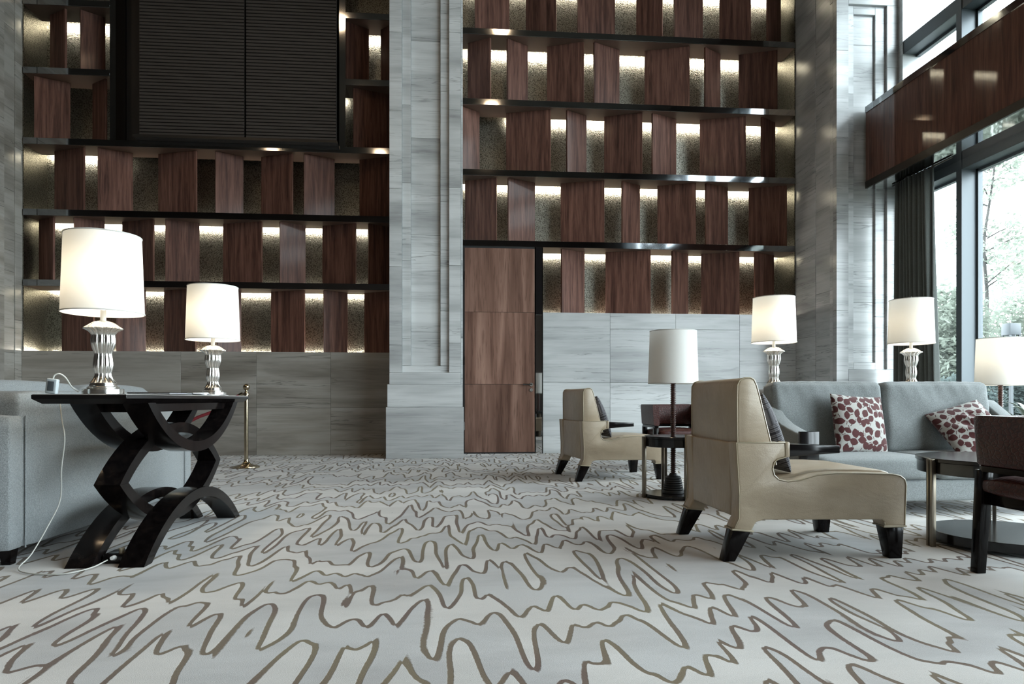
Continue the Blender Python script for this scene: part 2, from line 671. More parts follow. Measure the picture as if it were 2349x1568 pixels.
YF, YB = 10.0, 10.57
wb = B(-14, 6.5, YB + 0.012, 10.8, 0, 9).build('wall_back', 'dark_wall')
tag(wb, 'back wall clad with polished striped stone below the backlit shelving', kind='structure')
# side part beyond the left pillar
B(-14, -7.4, 9.2, 10.56, 0, 9).build('side_cladding', 'dark_wall', wb)


def slab(x0, x1, y0, y1, z0, z1, parent, name='stone_slab', g=0.0015, bevel=0.0012, mat='marble'):
    return B(x0 + g, x1 - g, y0 + g, y1 - g, z0 + g, z1 - g).build(name, mat, parent, bevel=bevel, seg=1, recenter=True)


# left lower stone wall
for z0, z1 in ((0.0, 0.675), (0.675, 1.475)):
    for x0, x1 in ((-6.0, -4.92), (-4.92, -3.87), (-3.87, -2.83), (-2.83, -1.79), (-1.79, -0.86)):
        slab(x0, x1, YF, YF + 0.06, z0, z1, wb, mat='marble_shaded')
# right lower stone wall
for x0, x1 in ((1.285, 2.292), (3.29, 4.28), (4.28, 5.165)):
    slab(x0, x1, YF, YF + 0.06, 0.0, 1.05, wb)
slab(2.292, 3.29, YF, YF + 0.06, 0.0, 1.05, wb)
for x0, x1 in ((1.285, 2.292), (2.292, 4.28), (4.28, 5.165)):
    slab(x0, x1, YF, YF + 0.06, 1.05, 1.844 if x0 == 2.292 else 2.08, wb)
slab(2.292, 3.29, YF, YF + 0.06, 1.844, 2.08, wb)
slab(3.29, 4.28, YF, YF + 0.06, 1.844, 2.08, wb)
B(-6.0, -0.86, YF + 0.058, YB + 0.01, 0, 1.44).build('wall_core', 'black', wb)
B(1.285, 5.165, YF + 0.058, YB + 0.01, 0, 2.045).build('wall_core', 'black', wb)

# ------------------------------------------------------------------ door
dr = tag(empty('door_1', (0.127, YF, 0)), 'tall figured wood veneer door in three panels beside the pale pillar', kind='structure')
for z0, z1 in ((0.022, 1.015), (1.019, 2.072), (2.076, 3.012)):
    B(0.006, 1.034, 0.0, 0.045, z0, z1).build('door_panel', 'door_wood', dr, bevel=0.001, seg=1, recenter=True)
B(-0.04, 1.042, 0.012, 0.05, 0.0, 3.041).build('door_frame', 'black', dr)
hd = MB().tube([(0.985, -0.002, 1.015), (0.985, -0.05, 1.015)], 0.011, 12).tube([(0.985, -0.048, 1.015), (0.93, -0.052, 1.015), (0.86, -0.05, 1.017)], 0.0095, 10)
hd.build('handle', 'steel', dr, smooth=40)
hp = MB()
hp.tube([(0.985, 0.0, 1.015), (0.985, -0.01, 1.015)], 0.026, 20)
hp.build('handle_rose', 'silver', dr, smooth=40)
MB().tube([(0.985, 0.0, 0.935), (0.985, -0.012, 0.935)], 0.026, 20).tube([(0.985, -0.012, 0.935), (0.985, -0.016, 0.935)], 0.012, 12).build('lock_rose', 'silver', dr, smooth=40)
for z in (0.35, 1.30, 2.55):
    B(-0.004, 0.008, -0.008, 0.01, z, z + 0.12).build('hinge', 'steel', dr)
# mirrored jamb between door and stone
B(1.052, 1.148, 0.018, 0.03, 0.0, 3.03).build('mirror_jamb', 'mirror', dr)
for a in (1.042, 1.148):
    B(a, a + 0.010, 0.0, 0.04, 0.0, 3.035).build('jamb_edge', 'lacquer', dr)

# ------------------------------------------------------------------ pillars
def stack(parent, x0, x1, y0, y1, z0, z1, step, off, mat='marble'):
    z = z0
    first = True
    while z < z1 - 0.01:
        h = step * off if first else step
        first = False
        ze = min(z + h, z1)
        if z1 - ze < 0.15:
            ze = z1
        slab(x0, x1, y0, y1, z, ze, parent, 'stone_block', mat=mat)
        z = ze


pm = tag(empty('trim_1', (0, 0, 0)), 'pale striped stone pillar with a recessed panel beside the wooden door', kind='structure')
B(-0.88, 0.08, 9.52, YB + 0.01, 0, 9).build('pillar_core', 'marble', pm)
stack(pm, -0.894, -0.725, 9.35, 9.52, 1.162, 9.0, 1.06, 0.35)
stack(pm, -0.725, -0.608, 9.39, 9.52, 1.256, 9.0, 1.06, 0.35)
stack(pm, -0.608, -0.207, 9.44, 9.52, 1.256, 9.0, 1.33, 0.35)
stack(pm, -0.207, -0.089, 9.39, 9.52, 1.256, 9.0, 1.5, 0.5)
stack(pm, -0.089, 0.072, 9.35, 9.52, 1.162, 9.0, 1.06, 0.38)
stack(pm, 0.072, 0.10, 9.38, 9.52, 1.0, 9.0, 1.06, 0.6)
slab(-0.725, -0.089, 9.39, 9.52, 1.162, 1.256, pm, 'stone_block')
slab(-0.894, 0.072, 9.35, 9.52, 1.001, 1.162, pm, 'stone_block')
slab(-0.918, 0.098, 9.31, 9.6, 0.694, 1.001, pm, 'stone_block')
slab(-0.933, 0.112, 9.27, 9.6, 0.0, 0.694, pm, 'stone_block')
B(-0.89, 0.09, 9.6, 10.0, 0.0, 1.0).build('pillar_core', 'marble', pm)

pr = tag(empty('trim_2', (0, 0, 0)), 'striped stone pillar by the window with a recessed panel', kind='structure')
B(5.20, 6.04, 9.0, YB + 0.01, 0, 9).build('pillar_core', 'marble', pr)
stack(pr, 5.165, 5.21, 9.444, 10.56, 0, 9, 1.18, 0.45)
stack(pr, 5.172, 5.21, 9.064, 9.444, 0, 9, 1.18, 0.95)
stack(pr, 5.165, 5.21, 8.985, 9.064, 0, 9, 1.18, 0.30)
stack(pr, 5.165, 5.338, 8.89, 8.985, 0, 9, 1.18, 0.7)
for z0, z1 in ((0.0, 0.6), (0.6, 1.206)):
    slab(5.338, 6.05, 8.89, 8.985, z0, z1, pr, 'stone_block')
stack(pr, 5.888, 6.05, 8.89, 8.985, 1.206, 6.185, 1.18, 0.5)
stack(pr, 5.338, 5.432, 8.93, 9.0, 1.206, 6.185, 1.3, 0.9)
stack(pr, 5.744, 5.888, 8.93, 9.0, 1.206, 6.185, 1.45, 0.5)
stack(pr, 5.432, 5.744, 8.965, 9.0, 1.30, 6.07, 1.18, 0.7)
slab(5.432, 5.744, 8.93, 9.0, 1.206, 1.30, pr, 'stone_block')
slab(5.432, 5.744, 8.93, 9.0, 6.07, 6.185, pr, 'stone_block')
stack(pr, 5.338, 6.05, 8.89, 8.985, 6.185, 9.0, 0.9, 1.0)

pl = tag(empty('trim_3', (0, 0, 0)), 'striped stone pillar at the left edge of the picture', kind='structure')
B(-7.4, -6.04, 9.0, 10.56, 0, 9).build('pillar_core', 'marble', pl)
stack(pl, -6.045, -6.0, 9.86, 10.56, 0, 9, 1.18, 0.6, 'marble_shaded')
stack(pl, -6.045, -6.008, 9.64, 9.86, 0, 9, 1.1, 0.3, 'marble_shaded')
stack(pl, -6.045, -6.0, 8.9, 9.64, 0, 9, 1.18, 0.85, 'marble_shaded')
for z in range(9):
    slab(-7.4, -6.0, 8.86, 8.9, z, z + 1, pl, 'stone_block')


# ------------------------------------------------------------------ backlit shelving
def wood_panel(parent, xa, xb, near, z0, z1):
    """near = 'l' or 'r': the side of the panel that comes forward"""
    yn, yf = 10.075, 10.27
    A = Vector((xa, yn if near == 'l' else yf, 0))
    D = Vector((xb, yf if near == 'l' else yn, 0))
    d = D - A
    L = d.length
    ang = math.atan2(d.y, d.x)
    mb = MB().box(-L / 2, L / 2, 0.0, 0.032, -(z1 - z0) / 2 + 0.001, (z1 - z0) / 2 - 0.001)
    c = (A + D) / 2
    return mb.build('wood_panel', 'wood', parent, bevel=0.002, seg=1, loc=(c.x, c.y, (z0 + z1) / 2), rot=(0, 0, ang))


def shelf(parent, x0, x1, z, th=0.088):
    s = B(x0, x1, YF + 0.012, 10.44, z - th / 2, z + th / 2).build('shelf', 'soffit', parent)
    B(x0, x1, YF, YF + 0.012, z - th / 2, z + th / 2).build('steel_edge', 'steel', s, bevel=0.001, seg=1)
    return s


def led(parent, x0, x1, z):
    return B(x0, x1, 10.442, 10.454, z - 0.030, z + 0.032).build('led_strip', 'led', parent)


TH = 0.044
sr = thing('backlit_shelving', 'backlit wall shelving with angled brown wood panels right of the pale pillar, above the door', 'shelving')
B(0.09, 5.165, YB, YB + 0.01, 2.05, 9).build('back_panel', 'hammered', sr)
B(5.150, 5.164, YF + 0.02, YB, 2.08, 8.99).build('side_panel', 'hammered', sr)
ZR = [2.08, 3.085, 4.12, 5.155, 6.185, 7.22, 8.25]
for i, z in enumerate(ZR[1:]):
    shelf(sr, 0.095, 5.15, z)
for i, z in enumerate(ZR):
    if i == 0:
        led(sr, 1.29, 5.14, z - 0.02)
    elif i == 3:
        led(sr, 0.80, 5.14, z)
    else:
        led(sr, 0.11, 5.14, z)
B(1.165, 1.285, YF, YB - 0.12, 2.045, 3.04).build('divider', 'lacquer', sr)
B(1.18, 1.19, YF + 0.015, YB, 2.05, 3.04).build('side_panel', 'hammered', sr)
ROWR = {
    0: [(1.58, 1.96, 'l'), (2.28, 2.93, 'r'), (3.27, 3.58, 'l'), (3.78, 4.31, 'r'), (4.56, 4.95, 'l')],
    1: [(0.14, 0.60, 'r'), (0.78, 1.20, 'l'), (1.59, 2.22, 'r'), (2.50, 2.82, 'l'), (3.09, 3.63, 'r'), (3.79, 4.21, 'l'), (4.54, 5.06, 'r')],
    2: [(0.10, 0.36, 'l'), (0.76, 1.41, 'r'), (1.66, 1.99, 'l'), (2.26, 2.80, 'r'), (2.96, 3.39, 'l'), (3.76, 4.41, 'r'), (4.67, 4.97, 'l')],
    3: [(0.18, 0.51, 'r'), (0.77, 1.09, 'l'), (1.38, 1.91, 'r'), (2.07, 2.50, 'l'), (2.89, 3.53, 'r'), (3.78, 4.09, 'l'), (4.38, 4.91, 'r')],
    4: [(0.29, 0.81, 'l'), (1.06, 1.49, 'r'), (1.82, 2.43, 'l'), (2.76, 3.11, 'r'), (3.30, 3.81, 'l'), (4.07, 4.49, 'r'), (4.76, 5.06, 'l')],
}
for i, row in ROWR.items():
    z0 = ZR[i] + (TH if i else -0.02)
    z1 = ZR[i + 1] - TH
    for a, b, n in row:
        wood_panel(sr, a, b, n, z0, z1)

sl = thing('backlit_shelving', 'backlit shelving with angled brown wood panels left of the pillar, behind lit lamps', 'shelving')
B(-6.0, -0.86, YB, YB + 0.01, 1.45, 9).build('back_panel', 'hammered', sl)
B(-5.999, -5.985, YF + 0.02, YB, 1.475, 8.99).build('side_panel', 'hammered', sl)
ZL = [1.475, 2.42, 3.40, 4.39, 5.37, 6.33, 7.3]
for z in ZL[1:4]:
    shelf(sl, -5.985, -0.86, z)
for z in ZL[4:]:
    shelf(sl, -5.985, -4.83, z)
    shelf(sl, -1.58, -0.86, z)
B(-4.83, -4.75, YF, YB - 0.02, 4.434, 8.99).build('upright', 'steel', sl)
B(-1.67, -1.58, YF, YB - 0.02, 4.434, 8.99).build('upright', 'steel', sl)
led(sl, -5.97, -0.88, ZL[0] - 0.02)
led(sl, -5.97, -0.88, ZL[1])
led(sl, -5.97, -0.88, ZL[2])
led(sl, -5.97, -5.0, ZL[3])
led(sl, -5.97, -4.95, ZL[5])
for z in (ZL[4], ZL[5]):
    led(sl, -1.50, -0.95, z)
ROWL = {
    0: [(-5.62, -5.09, 'r'), (-4.78, -4.46, 'l'), (-4.21, -3.70, 'r'), (-3.39, -3.12, 'l'), (-2.70, -2.18, 'r'), (-1.90, -1.59, 'l'), (-1.35, -0.92, 'r')],
    1: [(-5.93, -5.63, 'r'), (-5.35, -5.03, 'l'), (-4.79, -4.28, 'r'), (-4.11, -3.71, 'l'), (-3.38, -2.78, 'r'), (-2.52, -2.20, 'l'), (-1.96, -1.45, 'r'), (-1.26, -0.94, 'l')],
    2: [(-5.72, -5.22, 'r'), (-5.03, -4.64, 'l'), (-4.29, -3.69, 'r'), (-3.42, -3.09, 'l'), (-2.84, -2.35, 'r'), (-2.18, -1.78, 'l'), (-1.42, -0.92, 'r')],
    3: [(-5.88, -5.50, 'l'), (-5.20, -4.93, 'r'), (-1.48, -0.94, 'l')],
    4: [(-5.78, -5.47, 'r'), (-5.26, -5.02, 'l'), (-1.58, -1.28, 'l'), (-1.11, -0.92, 'r')],
}
for i, row in ROWL.items():
    z0 = ZL[i] + (TH if i else -0.02)
    z1 = ZL[i + 1] - TH
    for a, b, n in row:
        wood_panel(sl, a, b, n, z0, z1)

# dark louvred screen in the upper left bay
sc = thing('louvre_screen', 'large dark louvred double screen high in the left shelving', 'screen')
B(-4.745, -1.675, 10.3, 10.5, 4.44, 8.99).build('recess', 'black', sc)
B(-4.46, -1.68, 9.86, 10.3, 4.395 + 0.04, 4.475).build('ledge', 'dark_metal', sc, bevel=0.002, seg=1)
sme = None
for x0, x1 in ((-4.39, -2.975), (-2.945, -1.70)):
    bk = B(x0, x1, 9.93, 10.0, 4.48, 7.0).build('screen_leaf', 'slat', sc)
    prof = [(0, 0), (-0.022, 0.004), (-0.022, 0.034), (0, 0.041)]
    base = None
    for k in range(54):
        z = 4.482 + k * 0.0465
        if base is None:
            base = MB().prism([(9.93 + a, b) for a, b in prof], 'x', x0, x1).build('slat', 'slat', bk, loc=(0, 0, z))
        else:
            o = base.copy()
            C.objects.link(o)
            o.parent = bk
            o.location = (0, 0, z)

# ------------------------------------------------------------------ wood clad beam by the window
bmr = tag(empty('trim_4', (0, 0, 0)), 'long bulkhead clad in red-brown wood running along the windows', kind='structure')
ys = [8.888, 8.25, 5.85, 3.45, 1.05, -1.35, -3.75, -6.15, -8.9]
for a, b in zip(ys[:-1], ys[1:]):
    B(5.58, 5.60, b + 0.001, a - 0.001, 3.765, 4.70).build('cladding_panel', 'wood_gloss', bmr, recenter=True)
B(5.60, 6.40, -8.9, 8.888, 3.69, 4.76).build('beam_core', 'dark_metal', bmr)
B(5.57, 6.06, -8.9, 8.888, 4.70, 4.785).build('top_band', 'steel', bmr)
B(5.572, 5.60, -8.9, 8.888, 3.67, 3.765).build('bottom_band', 'dark_metal', bmr)
B(5.60, 6.05, -8.9, 8.888, 3.67, 3.69).build('soffit', 'mirror', bmr)

# ------------------------------------------------------------------ windows on the right
def window(name, label, z0, z1, transoms):
    r = tag(empty(name, (0, 0, 0)), label, kind='structure')
    my = [7.72 - 1.95 * k for k in range(7)]
    edges = [8.80] + my
    for k, y in enumerate(my):
        B(6.05, 6.24, y, y + 0.09, z0, z1).build('mullion', 'frame_grey', r, bevel=0.004, seg=1)
        B(6.24, 6.30, y - 0.03, y + 0.12, z0, z1).build('glazing_bead', 'frame_grey', r)
    for a, b in transoms:
        B(6.06, 6.24, -4.05, 8.9, a, b).build('transom', 'frame_grey', r, bevel=0.004, seg=1)
        B(6.24, 6.30, -4.05, 8.9, a - 0.03, b + 0.03).build('glazing_bead', 'frame_grey', r)
    zs = [z0] + [t for ab in transoms for t in ab] + [z1]
    zs = sorted(zs)
    for i in range(0, len(zs) - 1):
        if any(abs(zs[i] - a) < 1e-6 and abs(zs[i + 1] - b) < 1e-6 for a, b in transoms) or zs[i + 1] - zs[i] < 0.05:
            continue
        for k in range(len(edges) - 1):
            B(6.265, 6.275, edges[k + 1] + 0.05, edges[k] + 0.04, zs[i] + 0.001, zs[i + 1] - 0.001).build('pane', 'glass', r)
    return r


window('window_1', 'tall window wall under the wooden bulkhead with grey mullions', 0.0, 3.68, [(0.0, 0.10), (3.56, 3.68)])
window('window_2', 'upper window wall above the wooden bulkhead', 4.76, 7.2, [(4.76, 4.82), (5.48, 5.66), (7.08, 7.2)])
B(6.05, 6.5, 8.80, 10.7, 0, 9).build('wall_right', 'marble')
wr = bpy.data.objects['wall_right']
tag(wr, 'right wall beside the windows', kind='structure')
B(6.05, 6.5, -9, -3.98, 0, 9).build('wall_section', 'dark_wall', wr)
B(6.05, 6.5, -3.98, 8.80, 7.2, 9).build('wall_section', 'dark_wall', wr)

# ------------------------------------------------------------------ curtain
ct = thing('curtain', 'dark grey floor length curtain gathered beside the stone pillar', 'curtain')
nu, nv = 150, 14
vs, fs = [], []
for j in range(nv + 1):
    t = j / nv
    z = 3.655 - t * 3.64
    y_lo = 7.97 - 0.17 * t ** 1.3
    for i in range(nu + 1):
        s_ = i / nu
        y = 8.62 + (y_lo - 8.62) * s_
        amp = 0.055 * (0.75 + 0.5 * t)
        x = 5.84 + amp * math.sin(s_ * 2 * PI * 9.5 + 0.5 * math.sin(3 * t + 5 * s_)) + 0.015 * math.sin(s_ * 47 + 2 * t)
        vs.append((x, y, z))
for j in range(nv):
    for i in range(nu):
        a = j * (nu + 1) + i
        fs.append((a, a + 1, a + nu + 2, a + nu + 1))
me = bpy.data.meshes.new('cloth')
me.from_pydata(vs, [], fs)
for p in me.polygons:
    p.use_smooth = True
co = link('cloth', me, M['curtain'], ct)
md = co.modifiers.new('thick', 'SOLIDIFY')
md.thickness = 0.006
MB().tube([(5.84, 7.6, 3.655), (5.84, 8.7, 3.655)], 0.012, 10).build('rail', 'dark_metal', ct)

# ------------------------------------------------------------------ silver table lamps
def table_lamp(label, loc, group=None, rz=0.0):
    t = thing('table_lamp', label, 'lamp', loc, rz, group)
    MB().lathe([(0.086, 0), (0.088, 0.002), (0.088, 0.024), (0.085, 0.026)], 40).build('base_plate', 'silver', t, smooth=40)
    MB().lathe([(0.066, 0.026), (0.069, 0.029), (0.069, 0.034), (0.058, 0.038), (0.058, 0.044), (0.054, 0.050), (0.054, 0.054)], 40).build('foot', 'silver', t, smooth=50)
    prof = [(0.0540, 0.054), (0.046, 0.064), (0.039, 0.076), (0.0335, 0.091), (0.0335, 0.100), (0.0385, 0.120), (0.0405, 0.141), (0.0385, 0.165), (0.0350, 0.189),
            (0.037, 0.200), (0.0440, 0.218), (0.0495, 0.240), (0.0500, 0.258), (0.0480, 0.275), (0.0500, 0.288), (0.060, 0.300), (0.074, 0.308), (0.0800, 0.311),
            (0.0785, 0.315), (0.066, 0.323), (0.054, 0.333), (0.040, 0.342), (0.022, 0.348), (0.014, 0.350)]
    fine = []
    for (a, b) in zip(prof[:-1], prof[1:]):
        fine += [a, ((a[0] + b[0]) / 2, (a[1] + b[1]) / 2)]
    fine.append(prof[-1])

    def fl_(a, j, z):
        k = abs(math.sin(a * 6.0))
        return 1.0 + 0.22 * (k ** 0.6 - 0.65)
    MB().lathe(fine, 96, flute=fl_).build('fluted_body', 'silver', t, smooth=60)
    MB().tube([(0, 0, 0.345), (0, 0, 0.40)], 0.013, 14).build('socket', 'white_plastic', t, smooth=40)
    sh = MB()
    n = 64
    sh.lathe([(0.175, 0.385), (0.1625, 0.752)], n, cap=False)
    so = sh.build('shade', 'shade', t, smooth=60)
    for r, z in ((0.1752, 0.386), (0.1627, 0.751)):
        MB().tube([(r * math.cos(2 * PI * i / n), r * math.sin(2 * PI * i / n), z) for i in range(n)], 0.0032, 6, True).build('rim', 'trim_white', so, smooth=60)
    MB().tube([(0, 0, 0.40), (0, 0, 0.775)], 0.003, 6).build('harp', 'silver', t)
    MB().lathe([(0.004, 0.755), (0.008, 0.762), (0.009, 0.770), (0.004, 0.778)], 12).build('finial', 'silver', t, smooth=60)
    MB().tube([(-0.162, 0, 0.748), (0.162, 0, 0.748)], 0.0025, 6).tube([(0, -0.162, 0.748), (0, 0.162, 0.748)], 0.0025, 6).build('spider', 'silver', t)
    bl = MB().lathe([(0.008, 0.40), (0.014, 0.43), (0.028, 0.46), (0.030, 0.48), (0.022, 0.50), (0.006, 0.51)], 16).build('bulb', 'bulb', t, smooth=60)
    return t


def bulb_light(t, z, r=0.05, pw=1.0):
    l = bpy.data.lights.new('bulb_light', 'POINT')
    l.energy = LAMP * pw
    l.color = (1.0, 0.86, 0.66)
    l.shadow_soft_size = r
    o = bpy.data.objects.new('bulb_light', l)
    C.objects.link(o)
    o.parent = t
    o.location = (0, 0, z)
    return o


M['bulb'] = emit('bulb', (1.0, 0.88, 0.70), 14.0)
CT = 0.823
LMP = []
for lab, loc, sc_, grp in (
        ('lit silver table lamp with power cord on the near end of the dark console', (-1.672, 3.40, CT), 1.0, 'silver table lamps'),
        ('lit silver table lamp on the far end of the dark console, beside the brass post', (-1.672, 4.875, CT), 1.0, 'silver table lamps'),
        ('lit silver table lamp behind the left end of the grey sofa', (2.60, 5.40, 0.878), 1.0, 'silver table lamps'),
        ('lit silver table lamp behind the grey sofa in front of the curtain', (3.80, 5.42, 0.878), 1.0, 'silver table lamps')):
    if not LMP:
        t = table_lamp(lab, loc, grp)
    else:
        t = copy_tree(LMP[0])
        t.location = loc
        t['label'] = lab
    t.scale = (sc_, sc_, sc_)
    LMP.append(t)
for t, pw in zip(LMP, (1.0, 1.0, 0.9, 0.4)):
    bulb_light(t, 0.56, pw=pw)

# ------------------------------------------------------------------ console table, left
cx, cy = -1.6765, 4.105
cs = thing('console_table', 'dark console table with interlocking curved legs behind the pale sofa', 'table', (cx, cy, 0))
hw, hl = 0.2035, 0.907
top = MB().frustum([(-hw + 0.03, -hl + 0.03, 0.779), (hw - 0.03, -hl + 0.03, 0.779), (hw - 0.03, hl - 0.03, 0.779), (-hw + 0.03, hl - 0.03, 0.779)],
                   [(-hw, -hl, 0.802), (hw, -hl, 0.802), (hw, hl, 0.802), (-hw, hl, 0.802)])
top.build('bevelled_edge', 'ebony', cs)
tp = B(-hw, hw, -hl, hl, 0.802, 0.8195).build('tabletop', 'lacquer', cs, bevel=0.0015, seg=1)
B(-hw + 0.004, hw - 0.004, -hl + 0.004, hl - 0.004, 0.8195, 0.823).build('stone_inlay', 'granite', tp)
B(-0.15, 0.15, -0.60, 0.60, 0.735, 0.779).build('apron', 'ebony', cs, bevel=0.002, seg=1)


def arc_bar(x0, x1, half, sag, z_end, up, thick, n=24):
    """curved bar in the Y-Z plane; up=+1 arches upward (ends low), -1 hangs down (ends high)"""
    R = (half * half + sag * sag) / (2 * sag)
    a0 = math.asin(half / R)
    a1 = math.acos((R - sag) / (R - thick))
    outer, inner = [], []
    for i in range(n + 1):
        for r, lst, am in ((R, outer, a0), (R - thick, inner, a1)):
            a = -am + 2 * am * i / n
            y = r * math.sin(a)
            z = r * math.cos(a) - (R - sag)
            lst.append((y, z_end + up * z))
    mb = MB()
    m = n + 1
    vs = []
    for x in (x0, x1):
        vs += [(x, p[0], p[1]) for p in outer] + [(x, p[0], p[1]) for p in inner]
    fs = []
    for i in range(n):
        o0, o1, i0, i1 = i, i + 1, m + i, m + i + 1
        fs += [(o0, o1, i1, i0), (2 * m + o0, 2 * m + i0, 2 * m + i1, 2 * m + o1), (o0, 2 * m + o0, 2 * m + o1, o1), (i0, i1, 2 * m + i1, 2 * m + i0)]
    fs += [(0, m, 3 * m, 2 * m), (m - 1, 3 * m - 1, 4 * m - 1, 2 * m - 1)]
    return mb.add(vs, fs)


for nm, x0, x1 in (('frame', 0.079, 0.199), ('frame', -0.163, -0.043)):
    arc_bar(x0, x1, 0.68, 0.282, 0.782, -1, 0.058).build('hanging_arch', 'ebony', cs, smooth=30)
    lo = arc_bar(x0, x1, 0.725, 0.285, 0.0, 1, 0.058)
    lo.v = [(a, b, max(c, 0.0)) for a, b, c in lo.v]
    lo.build('standing_arch', 'ebony', cs, smooth=30)
arc_bar(-0.0425, 0.0785, 0.70, 0.276, 0.390, 1, 0.058).build('ring_top', 'ebony', cs, smooth=30)
arc_bar(-0.0425, 0.0785, 0.70, 0.276, 0.3895, -1, 0.058).build('ring_bottom', 'ebony', cs, smooth=30)

# things on the console
bk = thing('menu_folder', 'flat black folder lying between the two lamps on the console', 'folder', (-1.62, 3.92, CT))
B(-0.11, 0.11, -0.16, 0.16, 0.0, 0.006).build('cover', 'black', bk, bevel=0.001, seg=1)
B(-0.105, 0.105, -0.155, 0.155, 0.006, 0.009).build('pages', 'paper', bk)
B(-0.11, 0.11, -0.16, 0.16, 0.009, 0.014).build('cover', 'black', bk, bevel=0.001, seg=1)


def sheet(name, loc, rz, lw, curl, label):
    vs, fs = [], []
    n = 14
    for i in range(n + 1):
        u = i / n - 0.5
        z = curl * (0.5 + 0.5 * math.sin(u * 9.0 + loc[1] * 7)) * (abs(u) * 2) ** 1.2 + 0.0008
        for j in (-0.5, 0.5):
            vs.append((j * lw[0], u * lw[1], z))
    for i in range(n):
        a = 2 * i
        fs.append((a, a + 1, a + 3, a + 2))
    me = bpy.data.meshes.new(name)
    me.from_pydata(vs, [], fs)
    for p in me.polygons:
        p.use_smooth = True
    o = link(name, me, M['paper'], None, loc, (0, 0, rz))
    md = o.modifiers.new('thick', 'SOLIDIFY')
    md.thickness = 0.0008
    md.offset = 1
    tag(o, label, 'paper', 'loose papers on the console')


sheet('paper_sheet', (-1.58, 4.24, CT + 0.0002), 0.2, (0.16, 0.24), 0.016, 'curled white paper sheet next to the black folder on the console')
sheet('paper_sheet', (-1.60, 4.58, CT + 0.0002), -0.3, (0.15, 0.21), 0.022, 'curled white paper sheet in front of the far console lamp')

# inline switch box with cord
sw = thing('cord_switch', 'clear plastic inline switch box at the near corner of the console', 'switch', (-1.82, 3.245, CT))
B(-0.024, 0.024, -0.012, 0.012, 0.001, 0.07).build('housing', 'switch', sw, bevel=0.006, seg=3, rot=(0.0, 0.12, 0.0))
B(-0.014, 0.014, -0.0145, -0.011, 0.014, 0.058).build('circuit_window', 'frame_grey', sw, bevel=0.002, rot=(0.0, 0.12, 0.0))


def bez(pts, n=10):
    """Catmull-Rom through the points"""
    P = [Vector(p) for p in pts]
    P = [P[0] * 2 - P[1]] + P + [P[-1] * 2 - P[-2]]
    out = []
    for i in range(1, len(P) - 2):
        for k in range(n):
            t = k / n
            a, b, c, d = P[i - 1], P[i], P[i + 1], P[i + 2]
            out.append(0.5 * ((2 * b) + (c - a) * t + (2 * a - 5 * b + 4 * c - d) * t * t + (3 * b - a - 3 * c + d) * t ** 3))
    out.append(P[-2])
    return out


cd = MB().tube(bez([(-1.765, 3.36, CT + 0.012), (-1.71 - 0.06, 3.315, CT + 0.035), (-1.775, 3.275, CT + 0.075), (-1.79, 3.255, CT + 0.092), (-1.807, 3.247, CT + 0.085), (-1.812, 3.245, CT + 0.069)]), 0.0032, 8).build('lamp_cord', 'cord', None, smooth=60)
tag(cd, 'short clear cord arching from the near console lamp to its switch box', 'cord')
cd = MB().tube(bez([(-1.99, 3.62, 0.80), (-1.975, 3.61, 0.70), (-1.955, 3.60, 0.60), (-1.965, 3.59, 0.45), (-1.955, 3.56, 0.30), (-1.98, 3.50, 0.18), (-2.02, 3.44, 0.06), (-2.03, 3.36, 0.012), (-1.93, 3.28, 0.006), (-1.78, 3.26, 0.006), (-1.70, 3.34, 0.012), (-1.665, 3.425, 0.028)]), 0.0032, 8).build('extension_cable', 'cord', None, smooth=60)
tag(cd, 'clear power cord hanging beside the console and looping on the carpet', 'cord')
ps = thing('power_socket', 'black floor socket with a plug between the near feet of the console', 'socket', (-1.655, 3.53, 0))
B(-0.055, 0.055, -0.06, 0.06, 0.0, 0.045).build('socket_body', 'lacquer', ps, bevel=0.004)
MB().tube([(0.0, -0.055, 0.028), (0.0, -0.085, 0.032)], [0.014, 0.009], 12).build('plug', 'white_plastic', ps, smooth=40)
MB().tube([(0.022, -0.03, 0.04), (0.022, -0.03, 0.07)], 0.013, 12).build('second_plug', 'piping', ps, smooth=40)

# ------------------------------------------------------------------ left sofa (seen from behind)
s1 = thing('sofa', 'pale grey sofa seen from behind, next to the dark console', 'sofa', (0, 0, 0))
soft_box('back', 'pale_fabric', s1, (-2.225, 4.515, 0.455), (0.25, 2.04, 0.765), (0.006, 0.0, 0.01), r=0.03, n=12)
for y in (3.462, 5.582):
    soft_box('arm', 'pale_fabric', s1, (-2.56, y, 0.40), (0.92, 0.125, 0.65), (0.0, 0.006, 0.0), r=0.025, n=8)
soft_box('base', 'pale_fabric', s1, (-2.67, 4.515, 0.19), (0.66, 2.0, 0.22), (0.0, 0.0, 0.0), r=0.02, n=6)
for k in range(2):
    soft_box('seat_cushion', 'pale_fabric', s1, (-2.70, 4.02 + k * 0.995, 0.375), (0.66, 0.985, 0.16), (0.01, 0.0, 0.015), r=0.04, n=8)
soft_box('back_cushion', 'pale_fabric', s1, (-2.43, 4.03, 0.665), (0.18, 1.0, 0.44), (0.03, 0.0, 0.02), r=0.06, n=10)
soft_box('back_cushion', 'pale_fabric', s1, (-2.43, 5.03, 0.655), (0.18, 0.98, 0.44), (0.03, 0.0, 0.03), r=0.06, n=10)
for y in (3.5, 5.54):
    for x in (-2.16, -2.95):
        MB().frustum([(x - 0.02, y - 0.02, 0), (x + 0.02, y - 0.02, 0), (x + 0.02, y + 0.02, 0), (x - 0.02, y + 0.02, 0)],
                     [(x - 0.03, y - 0.03, 0.085), (x + 0.03, y - 0.03, 0.085), (x + 0.03, y + 0.03, 0.085), (x - 0.03, y + 0.03, 0.085)]).build('leg', 'ebony', s1)
sm = MB()
